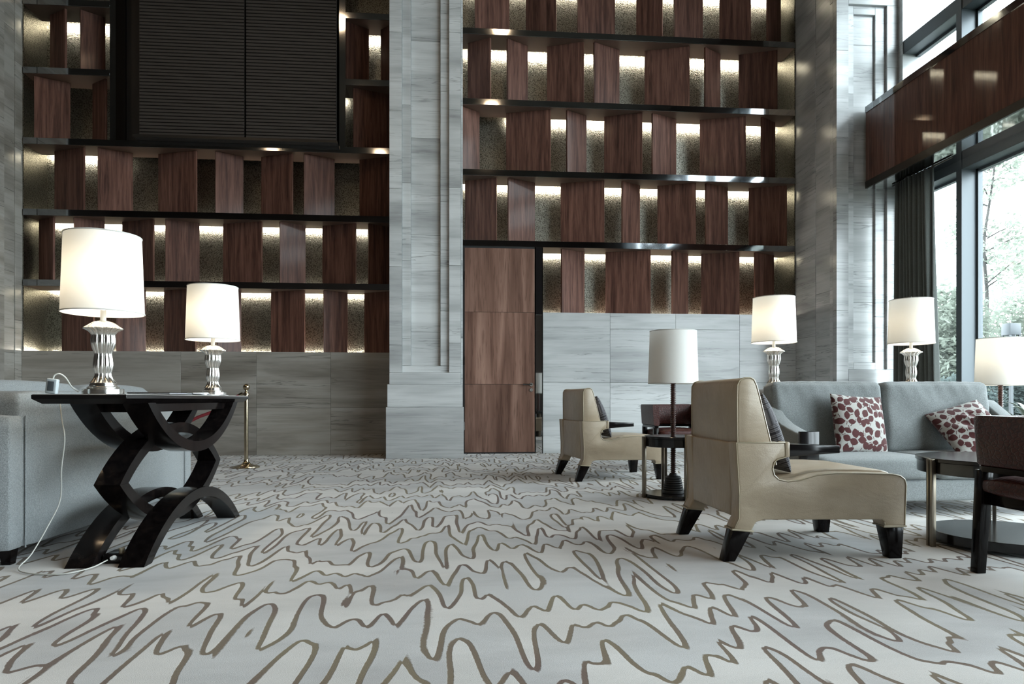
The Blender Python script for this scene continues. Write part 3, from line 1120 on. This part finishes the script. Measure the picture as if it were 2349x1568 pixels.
for y in (3.527, 5.505):
    sm.tube([(-2.099, y, 0.075), (-2.097, y, 0.72)], 0.004, 6)
sm.build('seam', 'pale_fabric', s1)

# ------------------------------------------------------------------ stanchion
st = thing('stanchion', 'polished brass rope post standing behind the console', 'stanchion', (-2.435, 8.2, 0))
MB().lathe([(0.150, 0), (0.152, 0.006), (0.150, 0.016), (0.120, 0.026), (0.075, 0.036), (0.045, 0.052), (0.030, 0.075), (0.026, 0.095)], 40).build('base', 'brass', st, smooth=40)
MB().tube([(0, 0, 0.09), (0, 0, 0.88)], 0.0235, 20).build('pole', 'brass', st, smooth=40)
MB().lathe([(0.024, 0.845), (0.034, 0.850), (0.034, 0.866), (0.026, 0.872), (0.022, 0.88), (0.016, 0.895), (0.014, 0.905)], 24).build('collar', 'brass', st, smooth=40)
MB().lathe([(0.012, 0.90)] + [(0.038 * math.sin(a), 0.94 - 0.038 * math.cos(a)) for a in [0.35 + 2.75 * i / 14 for i in range(15)]], 24).build('ball', 'brass', st, smooth=60)
MB().tube([(-0.045 + 0.014 * math.cos(a), 0, 0.858 + 0.014 * math.sin(a)) for a in [2 * PI * i / 16 for i in range(16)]], 0.003, 6, True).build('ring', 'brass', st, smooth=60)
rp = thing('barrier_rope', 'dark red barrier rope drooping from the brass post', 'rope', (0, 0, 0))
MB().tube(bez([(-2.515, 8.2, 0.845), (-2.60, 8.19, 0.79), (-2.80, 8.18, 0.66), (-3.00, 8.17, 0.575), (-3.25, 8.16, 0.42), (-3.45, 8.15, 0.16), (-3.55, 8.14, 0.025), (-3.9, 8.1, 0.02)]), 0.019, 10).build('cord', 'rope', rp, smooth=60)
MB().tube([(-2.476, 8.2, 0.866), (-2.515, 8.2, 0.845)], 0.020, 12).build('end_cap', 'brass', rp, smooth=60)


# ------------------------------------------------------------------ pillows
def pillow_mesh(name, w_, h_, t_, colour, n=120, pinch=0.09, seed=1, wrinkle=0.0):
    u = np.linspace(-1, 1, n)
    U, V = np.meshgrid(u, u)
    X = w_ / 2 * U * (1 - pinch * (1 - V ** 2) * np.abs(U) ** 3)
    Z = h_ / 2 * V * (1 - pinch * (1 - U ** 2) * np.abs(V) ** 3)
    T = t_ / 2 * (np.clip((1 - U ** 2) * (1 - V ** 2), 0, 1)) ** 0.42
    if wrinkle:
        T = T + wrinkle * np.sin(9 * V + 4 * U + 2 * np.sin(3 * U)) * (1 - U ** 2) * (1 - V ** 2) * (V < 0.4)
    verts = np.concatenate([np.stack([X, -T, Z], -1).reshape(-1, 3), np.stack([X, T, Z], -1).reshape(-1, 3)])
    faces = []
    for j in range(n - 1):
        for i in range(n - 1):
            a = j * n + i
            faces.append((a, a + 1, a + n + 1, a + n))
            b = a + n * n
            faces.append((b, b + n, b + n + 1, b + 1))
    me = bpy.data.meshes.new(name)
    me.from_pydata(verts.tolist(), [], faces)
    col = colour(U.ravel(), V.ravel(), seed)
    col2 = colour(U.ravel(), V.ravel(), seed + 50)
    at = me.color_attributes.new('Col', 'FLOAT_COLOR', 'POINT')
    full = np.ones((2 * n * n, 4), dtype=np.float32)
    full[:n * n, :3] = col
    full[n * n:, :3] = col2
    at.data.foreach_set('color', full.ravel())
    for p in me.polygons:
        p.use_smooth = True
    return me


def leaf_print(U, V, seed):
    rnd = random.Random(seed)
    inside = np.zeros(U.shape, bool)
    pts = []
    tries = 0
    while len(pts) < 120 and tries < 9000:
        tries += 1
        p = (rnd.uniform(-1.1, 1.1), rnd.uniform(-1.1, 1.1))
        if all((p[0] - q[0]) ** 2 + (p[1] - q[1]) ** 2 > 0.20 ** 2 for q in pts):
            pts.append(p)
    for px, py in pts:
        a0 = rnd.uniform(0, 2 * PI)
        nl = rnd.choice((5, 6, 6))
        for k in range(nl):
            a = a0 + (k - (nl - 1) / 2) * rnd.uniform(0.78, 0.92)
            L = rnd.uniform(0.29, 0.38)
            W = L * rnd.uniform(0.27, 0.34)
            du, dv = U - px, V - py
            s = (du * math.cos(a) + dv * math.sin(a)) / L
            q = (-du * math.sin(a) + dv * math.cos(a)) / W
            ww = np.sin(PI * np.clip((s - 0.14) / 0.86, 0, 1)) ** 0.75
            wide = (s > 0.05) & (s < 1.1) & (np.abs(q) < 1.1 * np.sin(PI * np.clip((s - 0.05) / 1.05, 0, 1)) ** 0.6)
            if (wide & inside).sum() > 0.12 * wide.sum():
                continue
            inside |= (s > 0.14) & (s < 1) & (np.abs(q) < ww)
        # stem
        du, dv = U - px, V - py
        s = (du * math.cos(a0 + PI) + dv * math.sin(a0 + PI))
        q = (-du * math.sin(a0 + PI) + dv * math.cos(a0 + PI)) + 0.5 * s * s
        inside |= (s > 0) & (s < 0.12) & (np.abs(q) < 0.011)
    col = np.where(inside[:, None], np.array([[0.070, 0.017, 0.017]]), np.array([[0.40, 0.39, 0.365]]))
    return col


def key_print(U, V, seed):
    rnd = random.Random(seed)
    cu, cv = np.floor((U + 1) * 2.5), np.floor((V + 1) * 2.5)
    fu, fv = ((U + 1) * 2.5) % 1 - 0.5, ((V + 1) * 2.5) % 1 - 0.5
    m = np.maximum(np.abs(fu), np.abs(fv))
    alt = (cu + cv) % 2
    ring = np.where(alt > 0, (m * 9) % 1, (np.abs(fv) * 9 + 0.3 * (np.abs(fu) > 0.3)) % 1)
    return np.where((ring < 0.42)[:, None], np.array([[0.13, 0.125, 0.135]]), np.array([[0.018, 0.016, 0.019]]))


# ------------------------------------------------------------------ beige leather armchairs
OX, OY = 1.81, 3.625


def armchair(label, loc, rz, group):
    t = thing('armchair', label, 'armchair', loc, rz, group)
    A = [(1.374, .586), (1.623, .585), (1.627, .55), (1.626, .514), (1.585, .503), (1.566, .488), (1.559, .455), (1.568, .424), (1.591, .403), (1.636, .393), (1.70, .400), (1.79, .424),
         (1.887, .432), (2.05, .430), (2.182, .424), (2.222, .416), (2.246, .398), (2.254, .370), (2.251, .315), (2.246, .164), (2.142, .164), (2.138, .185), (2.125, .197), (1.515, .205),
         (1.475, .193), (1.452, .150), (1.361, .160), (1.388, .214), (1.390, .325)]
    A = [(a - OX, b) for a, b in A]
    hy = 0.375
    for y0, y1 in ((-hy, -hy + 0.105), (hy - 0.105, hy)):
        sp = MB().prism(A, 'y', y0, y1).build('side', 'leather', t, bevel=0.010, seg=3, smooth=50)
    P = [(1.382, .582), (1.55, .582), (1.575, .402), (1.64, .398), (1.70, .410), (1.79, .434), (1.887, .445), (2.05, .443), (2.18, .436), (2.228, .424), (2.252, .385), (2.246, .205), (1.386, .212)]
    P = [(a - OX, b) for a, b in P]
    MB().prism(P, 'y', -hy + 0.104, hy - 0.104).build('seat', 'leather', t, bevel=0.008, seg=3, smooth=60)
    Bk = [(1.400, .575), (1.398, .80), (1.400, .872), (1.412, .896), (1.438, .906), (1.466, .907), (1.485, .897), (1.497, .872), (1.515, .81), (1.60, .47), (1.43, .47)]
    Bk = [(a - OX, b) for a, b in Bk]
    hb = hy - 0.045
    MB().prism(Bk, 'y', -hb, hb).build('backrest', 'leather', t, bevel=0.014, seg=3, smooth=60)
    for y in (-hy + 0.002, hy - 0.002):
        MB().tube([(a, y, b) for a, b in A[25:] + A[:22]], 0.0042, 6).build('piping', 'piping', t, smooth=60)
    for y in (-hb + 0.004, hb - 0.004):
        MB().tube([(a, y, b) for a, b in Bk[:-1]], 0.0045, 6).build('piping', 'piping', t, smooth=60)
    for s in (-1, 1):
        y0, y1 = sorted((s * hy, s * (hy - 0.085)))
        B(1.625 - OX, 1.648 - OX, y0 - 0.002, y1 + 0.002, 0.512, 0.588).build('arm_collar', 'leather', t, bevel=0.006)
        ym = (y0 + y1) / 2
        MB().frustum([(1.648 - OX, y0 + .004, .515), (1.912 - OX, y0 + .010, .531), (1.912 - OX, y1 - .010, .531), (1.648 - OX, y1 - .004, .515)],
                     [(1.648 - OX, y0 + .004, .577), (1.912 - OX, y0 + .010, .568), (1.912 - OX, y1 - .010, .568), (1.648 - OX, y1 - .004, .577)]).build('arm_rest', 'lacquer', t, bevel=0.003)
        # legs: rear raked, front tapered
        yo, yi = s * (hy - 0.004), s * (hy - 0.092)
        yb, yb2 = s * (hy - 0.010), s * (hy - 0.068)
        MB().frustum([(1.312 - OX, yb, 0), (1.372 - OX, yb, 0), (1.372 - OX, yb2, 0), (1.312 - OX, yb2, 0)],
                     [(1.362 - OX, yo, .158), (1.452 - OX, yo, .150), (1.452 - OX, yi, .150), (1.362 - OX, yi, .158)]).build('leg', 'ebony', t, bevel=0.003)
        MB().frustum([(2.172 - OX, yb, 0), (2.238 - OX, yb, 0), (2.238 - OX, yb2, 0), (2.172 - OX, yb2, 0)],
                     [(2.150 - OX, yo, .158), (2.244 - OX, yo, .158), (2.244 - OX, yi, .158), (2.150 - OX, yi, .158)]).build('leg', 'ebony', t, bevel=0.003)
        for xa, xb, za, zb in ((1.355, 1.458, .160, .150), (2.138, 2.251, .163, .163)):
            MB().tube([(xa - OX, yo + s * .004, za), (xb - OX, yo + s * .004, zb), (xb - OX, yi, zb), (xa - OX, yi, za)], 0.0055, 8, True).build('leg_welt', 'piping', t, smooth=60)
    return t


g = 'beige leather armchairs'
ch = armchair('large beige leather armchair nearest the viewer, in front of the grey sofa', (OX, OY, 0), 0.0, g)
c2 = copy_tree(ch)
c2.location = (1.60, 6.96, 0)
c2.rotation_euler = (0, 0, 0.148)
c2['label'] = 'smaller looking beige leather armchair near the stone wall, behind the unlit lamp'
pm1 = pillow_mesh('dark_pillow', 0.44, 0.44, 0.15, key_print, 110, 0.05, 3)
for base, lab in ((ch, 'dark patterned cushion on the nearest beige armchair'), (c2, 'dark patterned cushion on the far beige armchair')):
    o = link('cushion', pm1, M['pillow'])
    rz = base.rotation_euler.z
    off = Matrix.Rotation(rz, 4, 'Z') @ Vector((1.655 - OX, 0.0, 0.625))
    o.location = Vector(base.location) + off
    o.rotation_euler = (-0.36, 0.0, rz + PI / 2)
    tag(o, lab, 'cushion', 'dark patterned cushions')

# ------------------------------------------------------------------ grey sofa, right
s2 = thing('sofa', 'grey two seat sofa with black arm caps beside the window', 'sofa', (0, 0, 0))
x0, x1 = 2.315, 4.215
soft_box('base', 'grey_fabric', s2, ((x0 + x1) / 2, 4.80, 0.175), (x1 - x0, 0.78, 0.15), (0, 0.004, 0), r=0.02, n=8)
soft_box('back', 'grey_fabric', s2, ((x0 + x1) / 2, 5.13, 0.48), (x1 - x0 - 0.02, 0.13, 0.70), (0, 0, 0.0), r=0.03, n=8)
xm = (2.43 + 4.10) / 2
for k in range(2):
    xa = 2.435 + k * 0.835
    soft_box('seat_cushion', 'grey_fabric', s2, (xa + 0.415, 4.70, 0.328), (0.828, 0.62, 0.155), (0.0, 0.015, 0.014), r=0.035, n=12)
for k in range(2):
    xa = 2.37 + k * 0.868
    soft_box('back_cushion', 'grey_fabric', s2, (xa + 0.432, 5.01, 0.655), (0.862, 0.19, 0.54), (0.004, 0.022, 0.010), r=0.045, n=44, rot=(-0.10, 0, 0), wrinkle=0.0050, seed=k)
for s_, xa, xb in ((0, 2.315, 2.432), (1, 4.098, 4.215)):
    prof = [(4.44, 0.24), (4.44, 0.565), (4.50, 0.572), (4.60, 0.592), (4.72, 0.622), (4.84, 0.672), (4.95, 0.745), (5.02, 0.79), (5.10, 0.80), (5.10, 0.24)]
    MB().prism(prof, 'x', xa, xb).build('arm', 'grey_fabric', s2, bevel=0.018, seg=3, smooth=60)
    B(xa - 0.006, xb + 0.006, 4.405, 4.442, 0.20, 0.582).build('arm_cap', 'lacquer', s2, bevel=0.003)
for y in (4.46, 5.12):
    for x in (2.38, 4.15):
        B(x - 0.025, x + 0.025, y - 0.025, y + 0.025, 0.0, 0.105).build('leg', 'ebony', s2)
pA = pillow_mesh('leaf_pillow', 0.44, 0.44, 0.15, leaf_print, 170, 0.06, 11)
pB = pillow_mesh('leaf_pillow', 0.42, 0.42, 0.15, leaf_print, 170, 0.06, 23, wrinkle=0.012)
o = link('cushion', pA, M['pillow'], None, (2.955, 4.79, 0.615), (-0.24, 0.06, 0.16))
tag(o, 'upright burgundy leaf print cushion on the left seat of the grey sofa', 'cushion', 'leaf print cushions')
o = link('cushion', pB, M['pillow'], None, (3.77, 4.735, 0.588), (-0.72, -0.28, -0.05))
tag(o, 'tilted burgundy leaf print cushion on the right seat of the grey sofa', 'cushion', 'leaf print cushions')
# console behind the sofa
c3 = thing('console_table', 'pale topped console table behind the grey sofa carrying two lamps', 'table', (3.2, 5.41, 0))
B(-1.05, 1.0, -0.195, 0.195, 0.838, 0.878).build('tabletop', 'granite', c3, bevel=0.003)
B(-0.90, 0.90, -0.15, 0.15, 0.75, 0.838).build('apron', 'ebony', c3)
for x in (-0.88, 0.88):
    for y in (-0.14, 0.14):
        B(x - 0.03, x + 0.03, y - 0.03, y + 0.03, 0, 0.75).build('leg', 'ebony', c3)


# ------------------------------------------------------------------ crocodile leather tub chairs (face local +X, back at x=0)
def croc_chair(label, loc, rz, group):
    t = thing('tub_chair', label, 'chair', loc, rz, group)
    w2, dep, r = 0.33, 0.50, 0.07
    path = [(dep, w2)]
    for i in range(9):
        a = PI / 2 + (PI / 2) * i / 8
        path.append((r + r * math.cos(a), w2 - r + r * math.sin(a)))
    path += [(p[0], -p[1]) for p in reversed(path)]
    n = len(path)
    th = 0.062
    sect = []
    vs, fs = [], []
    for i, p in enumerate(path):
        a = Vector(path[max(i - 1, 0)])
        b = Vector(path[min(i + 1, n - 1)])
        d = (b - a).normalized()
        nrm = Vector((d.y, -d.x))       # points outward or inward
        cen = Vector((dep * 0.6, 0))
        if (Vector(p) - cen).dot(nrm) < 0:
            nrm = -nrm
        q0 = Vector(p)
        for off, z in ((-0.016, .492), (0.0, .505), (0.014, .71), (0.006, .724), (-th + 0.014, .724), (-th, .712), (-th - 0.004, .505), (-th + 0.008, .492)):
            k = q0 + nrm * off
            vs.append((k.x, k.y, z))
    m = 8
    for i in range(n - 1):
        for k in range(m):
            fs.append((i * m + k, i * m + (k + 1) % m, (i + 1) * m + (k + 1) % m, (i + 1) * m + k))
    fs += [tuple(range(m)), tuple((n - 1) * m + k for k in range(m - 1, -1, -1))]
    MB().add(vs, fs).build('back_band', 'croc', t, smooth=50)
    # wooden rail under the band
    rail = []
    rv, rf = [], []
    for i, p in enumerate(path):
        a = Vector(path[max(i - 1, 0)])
        b = Vector(path[min(i + 1, n - 1)])
        d = (b - a).normalized()
        nrm = Vector((d.y, -d.x))
        if (Vector(p) - Vector((dep * 0.6, 0))).dot(nrm) < 0:
            nrm = -nrm
        for off, z in ((-0.008, .468), (-0.008, .493), (-0.055, .493), (-0.055, .468)):
            k = Vector(p) + nrm * off
            rv.append((k.x, k.y, z))
    for i in range(n - 1):
        for k in range(4):
            rf.append((i * 4 + k, i * 4 + (k + 1) % 4, (i + 1) * 4 + (k + 1) % 4, (i + 1) * 4 + k))
    rf += [(0, 1, 2, 3), tuple((n - 1) * 4 + k for k in (3, 2, 1, 0))]
    MB().add(rv, rf).build('rail', 'ebony', t, smooth=40)
    soft_box('seat', 'croc', t, (dep / 2 + 0.015, 0, 0.405), (dep + 0.04, 2 * w2 - 0.13, 0.075), (0.0, 0.0, 0.022), r=0.03, n=8)
    B(0.04, dep + 0.03, -w2 + 0.04, w2 - 0.04, 0.315, 0.37).build('seat_frame', 'ebony', t, bevel=0.004)
    for s in (-1, 1):
        for xx, dx in ((0.035, -0.03), (dep - 0.04, 0.02)):
            yy = s * (w2 - 0.035) if xx > 0.1 else s * (w2 - 0.045)
            MB().frustum([(xx + dx - 0.022, yy - 0.022, 0), (xx + dx + 0.022, yy - 0.022, 0), (xx + dx + 0.022, yy + 0.022, 0), (xx + dx - 0.022, yy + 0.022, 0)],
                         [(xx - 0.026, yy - 0.026, 0.475), (xx + 0.026, yy - 0.026, 0.475), (xx + 0.026, yy + 0.026, 0.475), (xx - 0.026, yy + 0.026, 0.475)]).build('leg', 'ebony', t, bevel=0.003)
    return t


cr = croc_chair('dark red crocodile leather tub chair cut off by the right edge, beside the round table', (2.40, 2.68, 0), 0.0, 'red crocodile leather tub chairs')
c4 = copy_tree(cr)
c4.location = (2.52, 7.98, 0.0)
c4.rotation_euler = (0, 0, -PI / 2 + 0.03)
c4.scale = (1.02, 1.0, 1.02)
c4['label'] = 'dark red crocodile leather tub chair near the stone wall, behind the unlit lamp'

# ------------------------------------------------------------------ round tables
def round_table(label, loc, r, ht, angles, group, shelf_r, hole=False, shelf_z=0.03, shelf_t=0.04, rim=0.085):
    t = thing('round_table', label, 'table', loc, 0, group)
    MB().lathe([(r - 0.012, ht - rim), (r - 0.008, ht - rim + 0.003), (r - 0.008, ht - 0.022), (r, ht - 0.018), (r, ht - 0.003), (r - 0.003, ht)], 56).build('tabletop', 'lacquer', t, smooth=40)
    MB().lathe([(shelf_r - 0.002, shelf_z), (shelf_r, shelf_z + 0.002), (shelf_r, shelf_z + shelf_t - 0.002), (shelf_r - 0.002, shelf_z + shelf_t)], 56).build('lower_shelf', 'lacquer', t, smooth=40)
    for a in angles:
        u, v = Vector((math.cos(a), math.sin(a))), Vector((-math.sin(a), math.cos(a)))
        mb = MB()
        for s in (-1, 1):
            c0 = v * (s * 0.0135)
            q = [u * (r - 0.006) + c0 - v * 0.009, u * (r + 0.02) + c0 - v * 0.009, u * (r + 0.02) + c0 + v * 0.009, u * (r - 0.006) + c0 + v * 0.009]
            mb.frustum([(p.x, p.y, 0) for p in q], [(p.x, p.y, ht - 0.004) for p in q])
        mb.build('leg', 'bronze', t, bevel=0.002)
    return t


rt = round_table('large round black table with bronze legs in front of the grey sofa', (3.035, 3.52, 0), 0.445, 0.478, [PI, -PI / 3, PI / 3], None, 0.385, shelf_z=0.02, shelf_t=0.05)
r2 = round_table('small round black table pierced by the unlit floor lamp', (1.775, 5.46, 0), 0.235, 0.500, [PI, -PI / 2 + 0.15, 0, PI / 2], 'small round lamp tables', 0.235, shelf_z=0.012, shelf_t=0.02)
r3 = round_table('small round black table under the lit floor lamp by the window', (4.98, 5.87, 0), 0.235, 0.500, [PI, -PI / 2, 0, PI / 2], 'small round lamp tables', 0.235, shelf_z=0.012, shelf_t=0.02)


def thread_lamp(label, loc, group):
    t = thing('floor_lamp', label, 'lamp', loc, 0, group)
    prof = [(0.086, 0.0), (0.087, 0.006)]
    for k in range(7):
        z = 0.01 + k * 0.018
        r = 0.085 - k * 0.0035
        prof += [(r, z), (r + 0.002, z + 0.006), (r - 0.001, z + 0.013), (r - 0.006, z + 0.016)]
    prof += [(0.055, 0.138), (0.036, 0.142), (0.030, 0.156), (0.024, 0.162)]
    MB().lathe(prof, 32).build('base', 'black', t, smooth=50)
    pr_ = []
    z = 0.155
    while z < 0.985:
        pr_ += [(0.0155, z), (0.0225, z + 0.0045), (0.0225, z + 0.0085), (0.0155, z + 0.013)]
        z += 0.0152
    MB().lathe(pr_, 16).build('threaded_pole', 'thread', t, smooth=30)
    n = 64
    so = MB().lathe([(0.201, 0.893), (0.188, 1.321)], n, cap=False).build('shade', 'shade', t, smooth=60)
    for r, z in ((0.2012, 0.894), (0.1882, 1.320)):
        MB().tube([(r * math.cos(2 * PI * i / n), r * math.sin(2 * PI * i / n), z) for i in range(n)], 0.003, 6, True).build('rim', 'trim_white', so, smooth=60)
    MB().tube([(0, 0, 0.97), (0, 0, 1.05)], 0.014, 12).build('socket', 'brass', t, smooth=40)
    MB().tube([(-0.188, 0, 1.317), (0.188, 0, 1.317)], 0.0025, 6).tube([(0, -0.188, 1.317), (0, 0.188, 1.317)], 0.0025, 6).tube([(0, 0, 1.05), (0, 0, 1.32)], 0.003, 6).build('spider', 'brass', t)
    return t


f1 = thread_lamp('unlit lamp with threaded wooden pole rising through the small round table', (1.775, 5.46, 0.034), 'threaded pole floor lamps')
f2 = copy_tree(f1)
f2.location = (4.98, 5.87, 0.034)
f2['label'] = 'lit lamp with threaded wooden pole cut off by the right edge by the window'
MB().lathe([(0.010, 1.05), (0.028, 1.10), (0.030, 1.12), (0.020, 1.14), (0.006, 1.15)], 16).build('bulb', 'bulb', f2, smooth=60)
bulb_light(f2, 1.16, pw=0.9)

# ------------------------------------------------------------------ outside
gd = B(6.32, 60, -30, 60, -0.25, -0.12).build('ground', 'grass')
tag(gd, 'grass outside the windows', kind='structure')


def leaf_cloud(name, mat, parent, blobs, n, size, seed):
    rnd = random.Random(seed)
    vs, fs = [], []
    for k in range(n):
        c, r = rnd.choice(blobs)
        while True:
            p = Vector((rnd.uniform(-1, 1), rnd.uniform(-1, 1), rnd.uniform(-1, 1)))
            if 0.35 < p.length < 1:
                break
        q = Vector((c[0] + p.x * r[0], c[1] + p.y * r[1], c[2] + p.z * r[2]))
        a = Vector((rnd.gauss(0, 1), rnd.gauss(0, 1), rnd.gauss(0, .6))).normalized()
        b = a.cross(Vector((rnd.gauss(0, 1), rnd.gauss(0, 1), rnd.gauss(0, 1)))).normalized()
        s = size * rnd.uniform(0.6, 1.3)
        i = len(vs)
        vs += [q - a * s, q + b * s * 0.4, q + a * s, q - b * s * 0.4]
        fs.append((i, i + 1, i + 2, i + 3))
    me = bpy.data.meshes.new(name)
    me.from_pydata([tuple(v) for v in vs], [], fs)
    o = link(name, me, M[mat], parent)
    o['kind'] = 'stuff'
    return o


def tree(label, loc, h, spread, n, seed, mat='leaf', crown0=0.45):
    rnd = random.Random(seed)
    t = thing('tree', label, 'tree', loc)
    mb = MB()
    pts = [(0, 0, -0.15)]
    for k in range(1, 8):
        pts.append((rnd.uniform(-.08, .08) * k / 3, rnd.uniform(-.08, .08) * k / 3, h * k / 7))
    mb.tube(bez(pts, 4), [0.075 * (1 - 0.85 * i / 28) for i in range(29)], 8)
    blobs = []
    for k in range(16):
        zz = h * rnd.uniform(crown0, 0.97)
        a = rnd.uniform(0, 2 * PI)
        rr = spread * rnd.uniform(0.3, 1.0) * (1.15 - zz / h * 0.75)
        e = (rr * math.cos(a), rr * math.sin(a), zz + rr * 0.35)
        mb.tube([(0, 0, zz - 0.1), (e[0] * .5, e[1] * .5, zz + rr * 0.12), e], [0.025, 0.017, 0.006], 6)
        blobs.append((e, (spread * .42, spread * .42, spread * .30)))
    mb.build('trunk', 'bark', t, smooth=50)
    leaf_cloud('foliage', mat, t, blobs, n, 0.075, seed + 1)
    return t


def shrub(label, loc, rx, ry, h, n, seed, mat='leaf', size=0.07):
    rnd = random.Random(seed)
    t = thing('shrub', label, 'shrub', loc, 0, 'shrubs outside the windows')
    mb = MB()
    for k in range(6):
        a = rnd.uniform(0, 2 * PI)
        mb.tube([(0, 0, -0.14), (0.3 * rx * math.cos(a), 0.3 * ry * math.sin(a), h * 0.4), (0.7 * rx * math.cos(a), 0.7 * ry * math.sin(a), h * 0.75)], [0.03, 0.02, 0.008], 6)
    mb.build('stems', 'bark', t, smooth=50)
    blobs = [((rnd.uniform(-.6, .6) * rx, rnd.uniform(-.6, .6) * ry, h * rnd.uniform(0.15, 0.8)), (rx * .5, ry * .5, h * .28)) for _ in range(14)]
    leaf_cloud('foliage', mat, t, blobs, n, size, seed + 1)
    return t


tree('slender pale green tree close behind the window mullion', (14.05, 17.0, 0), 8.6, 1.2, 2200, 5)
tree('taller pale green tree further right behind the window glass', (20.6, 23.0, 0), 7.0, 1.6, 3000, 9, crown0=0.35)
shrub('broad pale green shrub outside between the curtain and the mullion', (9.75, 13.0, 0), 1.05, 1.0, 3.1, 9000, 21)
shrub('broad pale green shrub outside right of the mullion', (11.9, 13.4, 0), 1.05, 1.0, 3.0, 9000, 31)
shrub('low dark green hedge shrub outside left of the mullion', (7.9, 10.6, 0), 0.56, 0.6, 1.3, 6000, 41, 'leaf_dark', 0.05)
shrub('low dark green hedge shrub outside behind the lit floor lamp', (9.25, 10.7, 0), 0.66, 0.6, 1.3, 6000, 51, 'leaf_dark', 0.05)

# strap leaved plant outside the glass
ag = thing('strap_leaf_plant', 'spiky plant with long strap leaves outside the window by the lit floor lamp', 'plant', (7.0, 7.72, -0.12))
rnd = random.Random(3)
for k in range(26):
    a = 2 * PI * k / 26 * 2.4 + rnd.uniform(-.2, .2)
    el = rnd.uniform(0.35, 1.25)
    L = rnd.uniform(0.55, 0.85)
    mb = MB()
    vs, fs = [], []
    n = 9
    d = Vector((math.cos(a), math.sin(a), 0))
    sd = Vector((-math.sin(a), math.cos(a), 0))
    for i in range(n + 1):
        s_ = i / n
        rr = L * s_ * math.cos(el) * (1 + 0.2 * s_)
        z = 0.45 + L * s_ * math.sin(el) - 0.35 * L * s_ * s_ * s_
        wd = 0.032 * (math.sin(PI * min(1, s_ * 0.85 + 0.12))) * (1 - s_ ** 4) + 0.001
        c_ = d * rr + Vector((0, 0, z))
        vs += [c_ - sd * wd + Vector((0, 0, wd * .5)), c_, c_ + sd * wd + Vector((0, 0, wd * .5))]
    for i in range(n):
        q = 3 * i
        fs += [(q, q + 1, q + 4, q + 3), (q + 1, q + 2, q + 5, q + 4)]
    o = mb.add(vs, fs).build('strap_leaf', 'blade', ag, smooth=60)
    md = o.modifiers.new('thick', 'SOLIDIFY')
    md.thickness = 0.003
MB().tube([(0, 0, 0), (0, 0, 0.5)], [0.06, 0.045], 12).build('stalk', 'bark', ag, smooth=50)

# garden lantern
lt = thing('garden_lantern', 'grey garden lantern on a post seen through the window glass', 'lantern', (8.15, 9.41, -0.12))
B(-0.02, 0.02, -0.02, 0.02, 0, 1.60).build('post', 'lantern', lt)
B(-0.085, 0.085, -0.085, 0.085, 1.86, 2.03).build('cap', 'lantern', lt, bevel=0.004)
for sx in (-1, 1):
    for sy in (-1, 1):
        B(sx * 0.07 - 0.01, sx * 0.07 + 0.01, sy * 0.07 - 0.01, sy * 0.07 + 0.01, 1.62, 1.86).build('corner_bar', 'lantern', lt)
B(-0.085, 0.085, -0.085, 0.085, 1.58, 1.62).build('tray', 'lantern', lt)
B(-0.008, 0.008, -0.08, 0.08, 1.62, 1.86).build('centre_bar', 'lantern', lt)
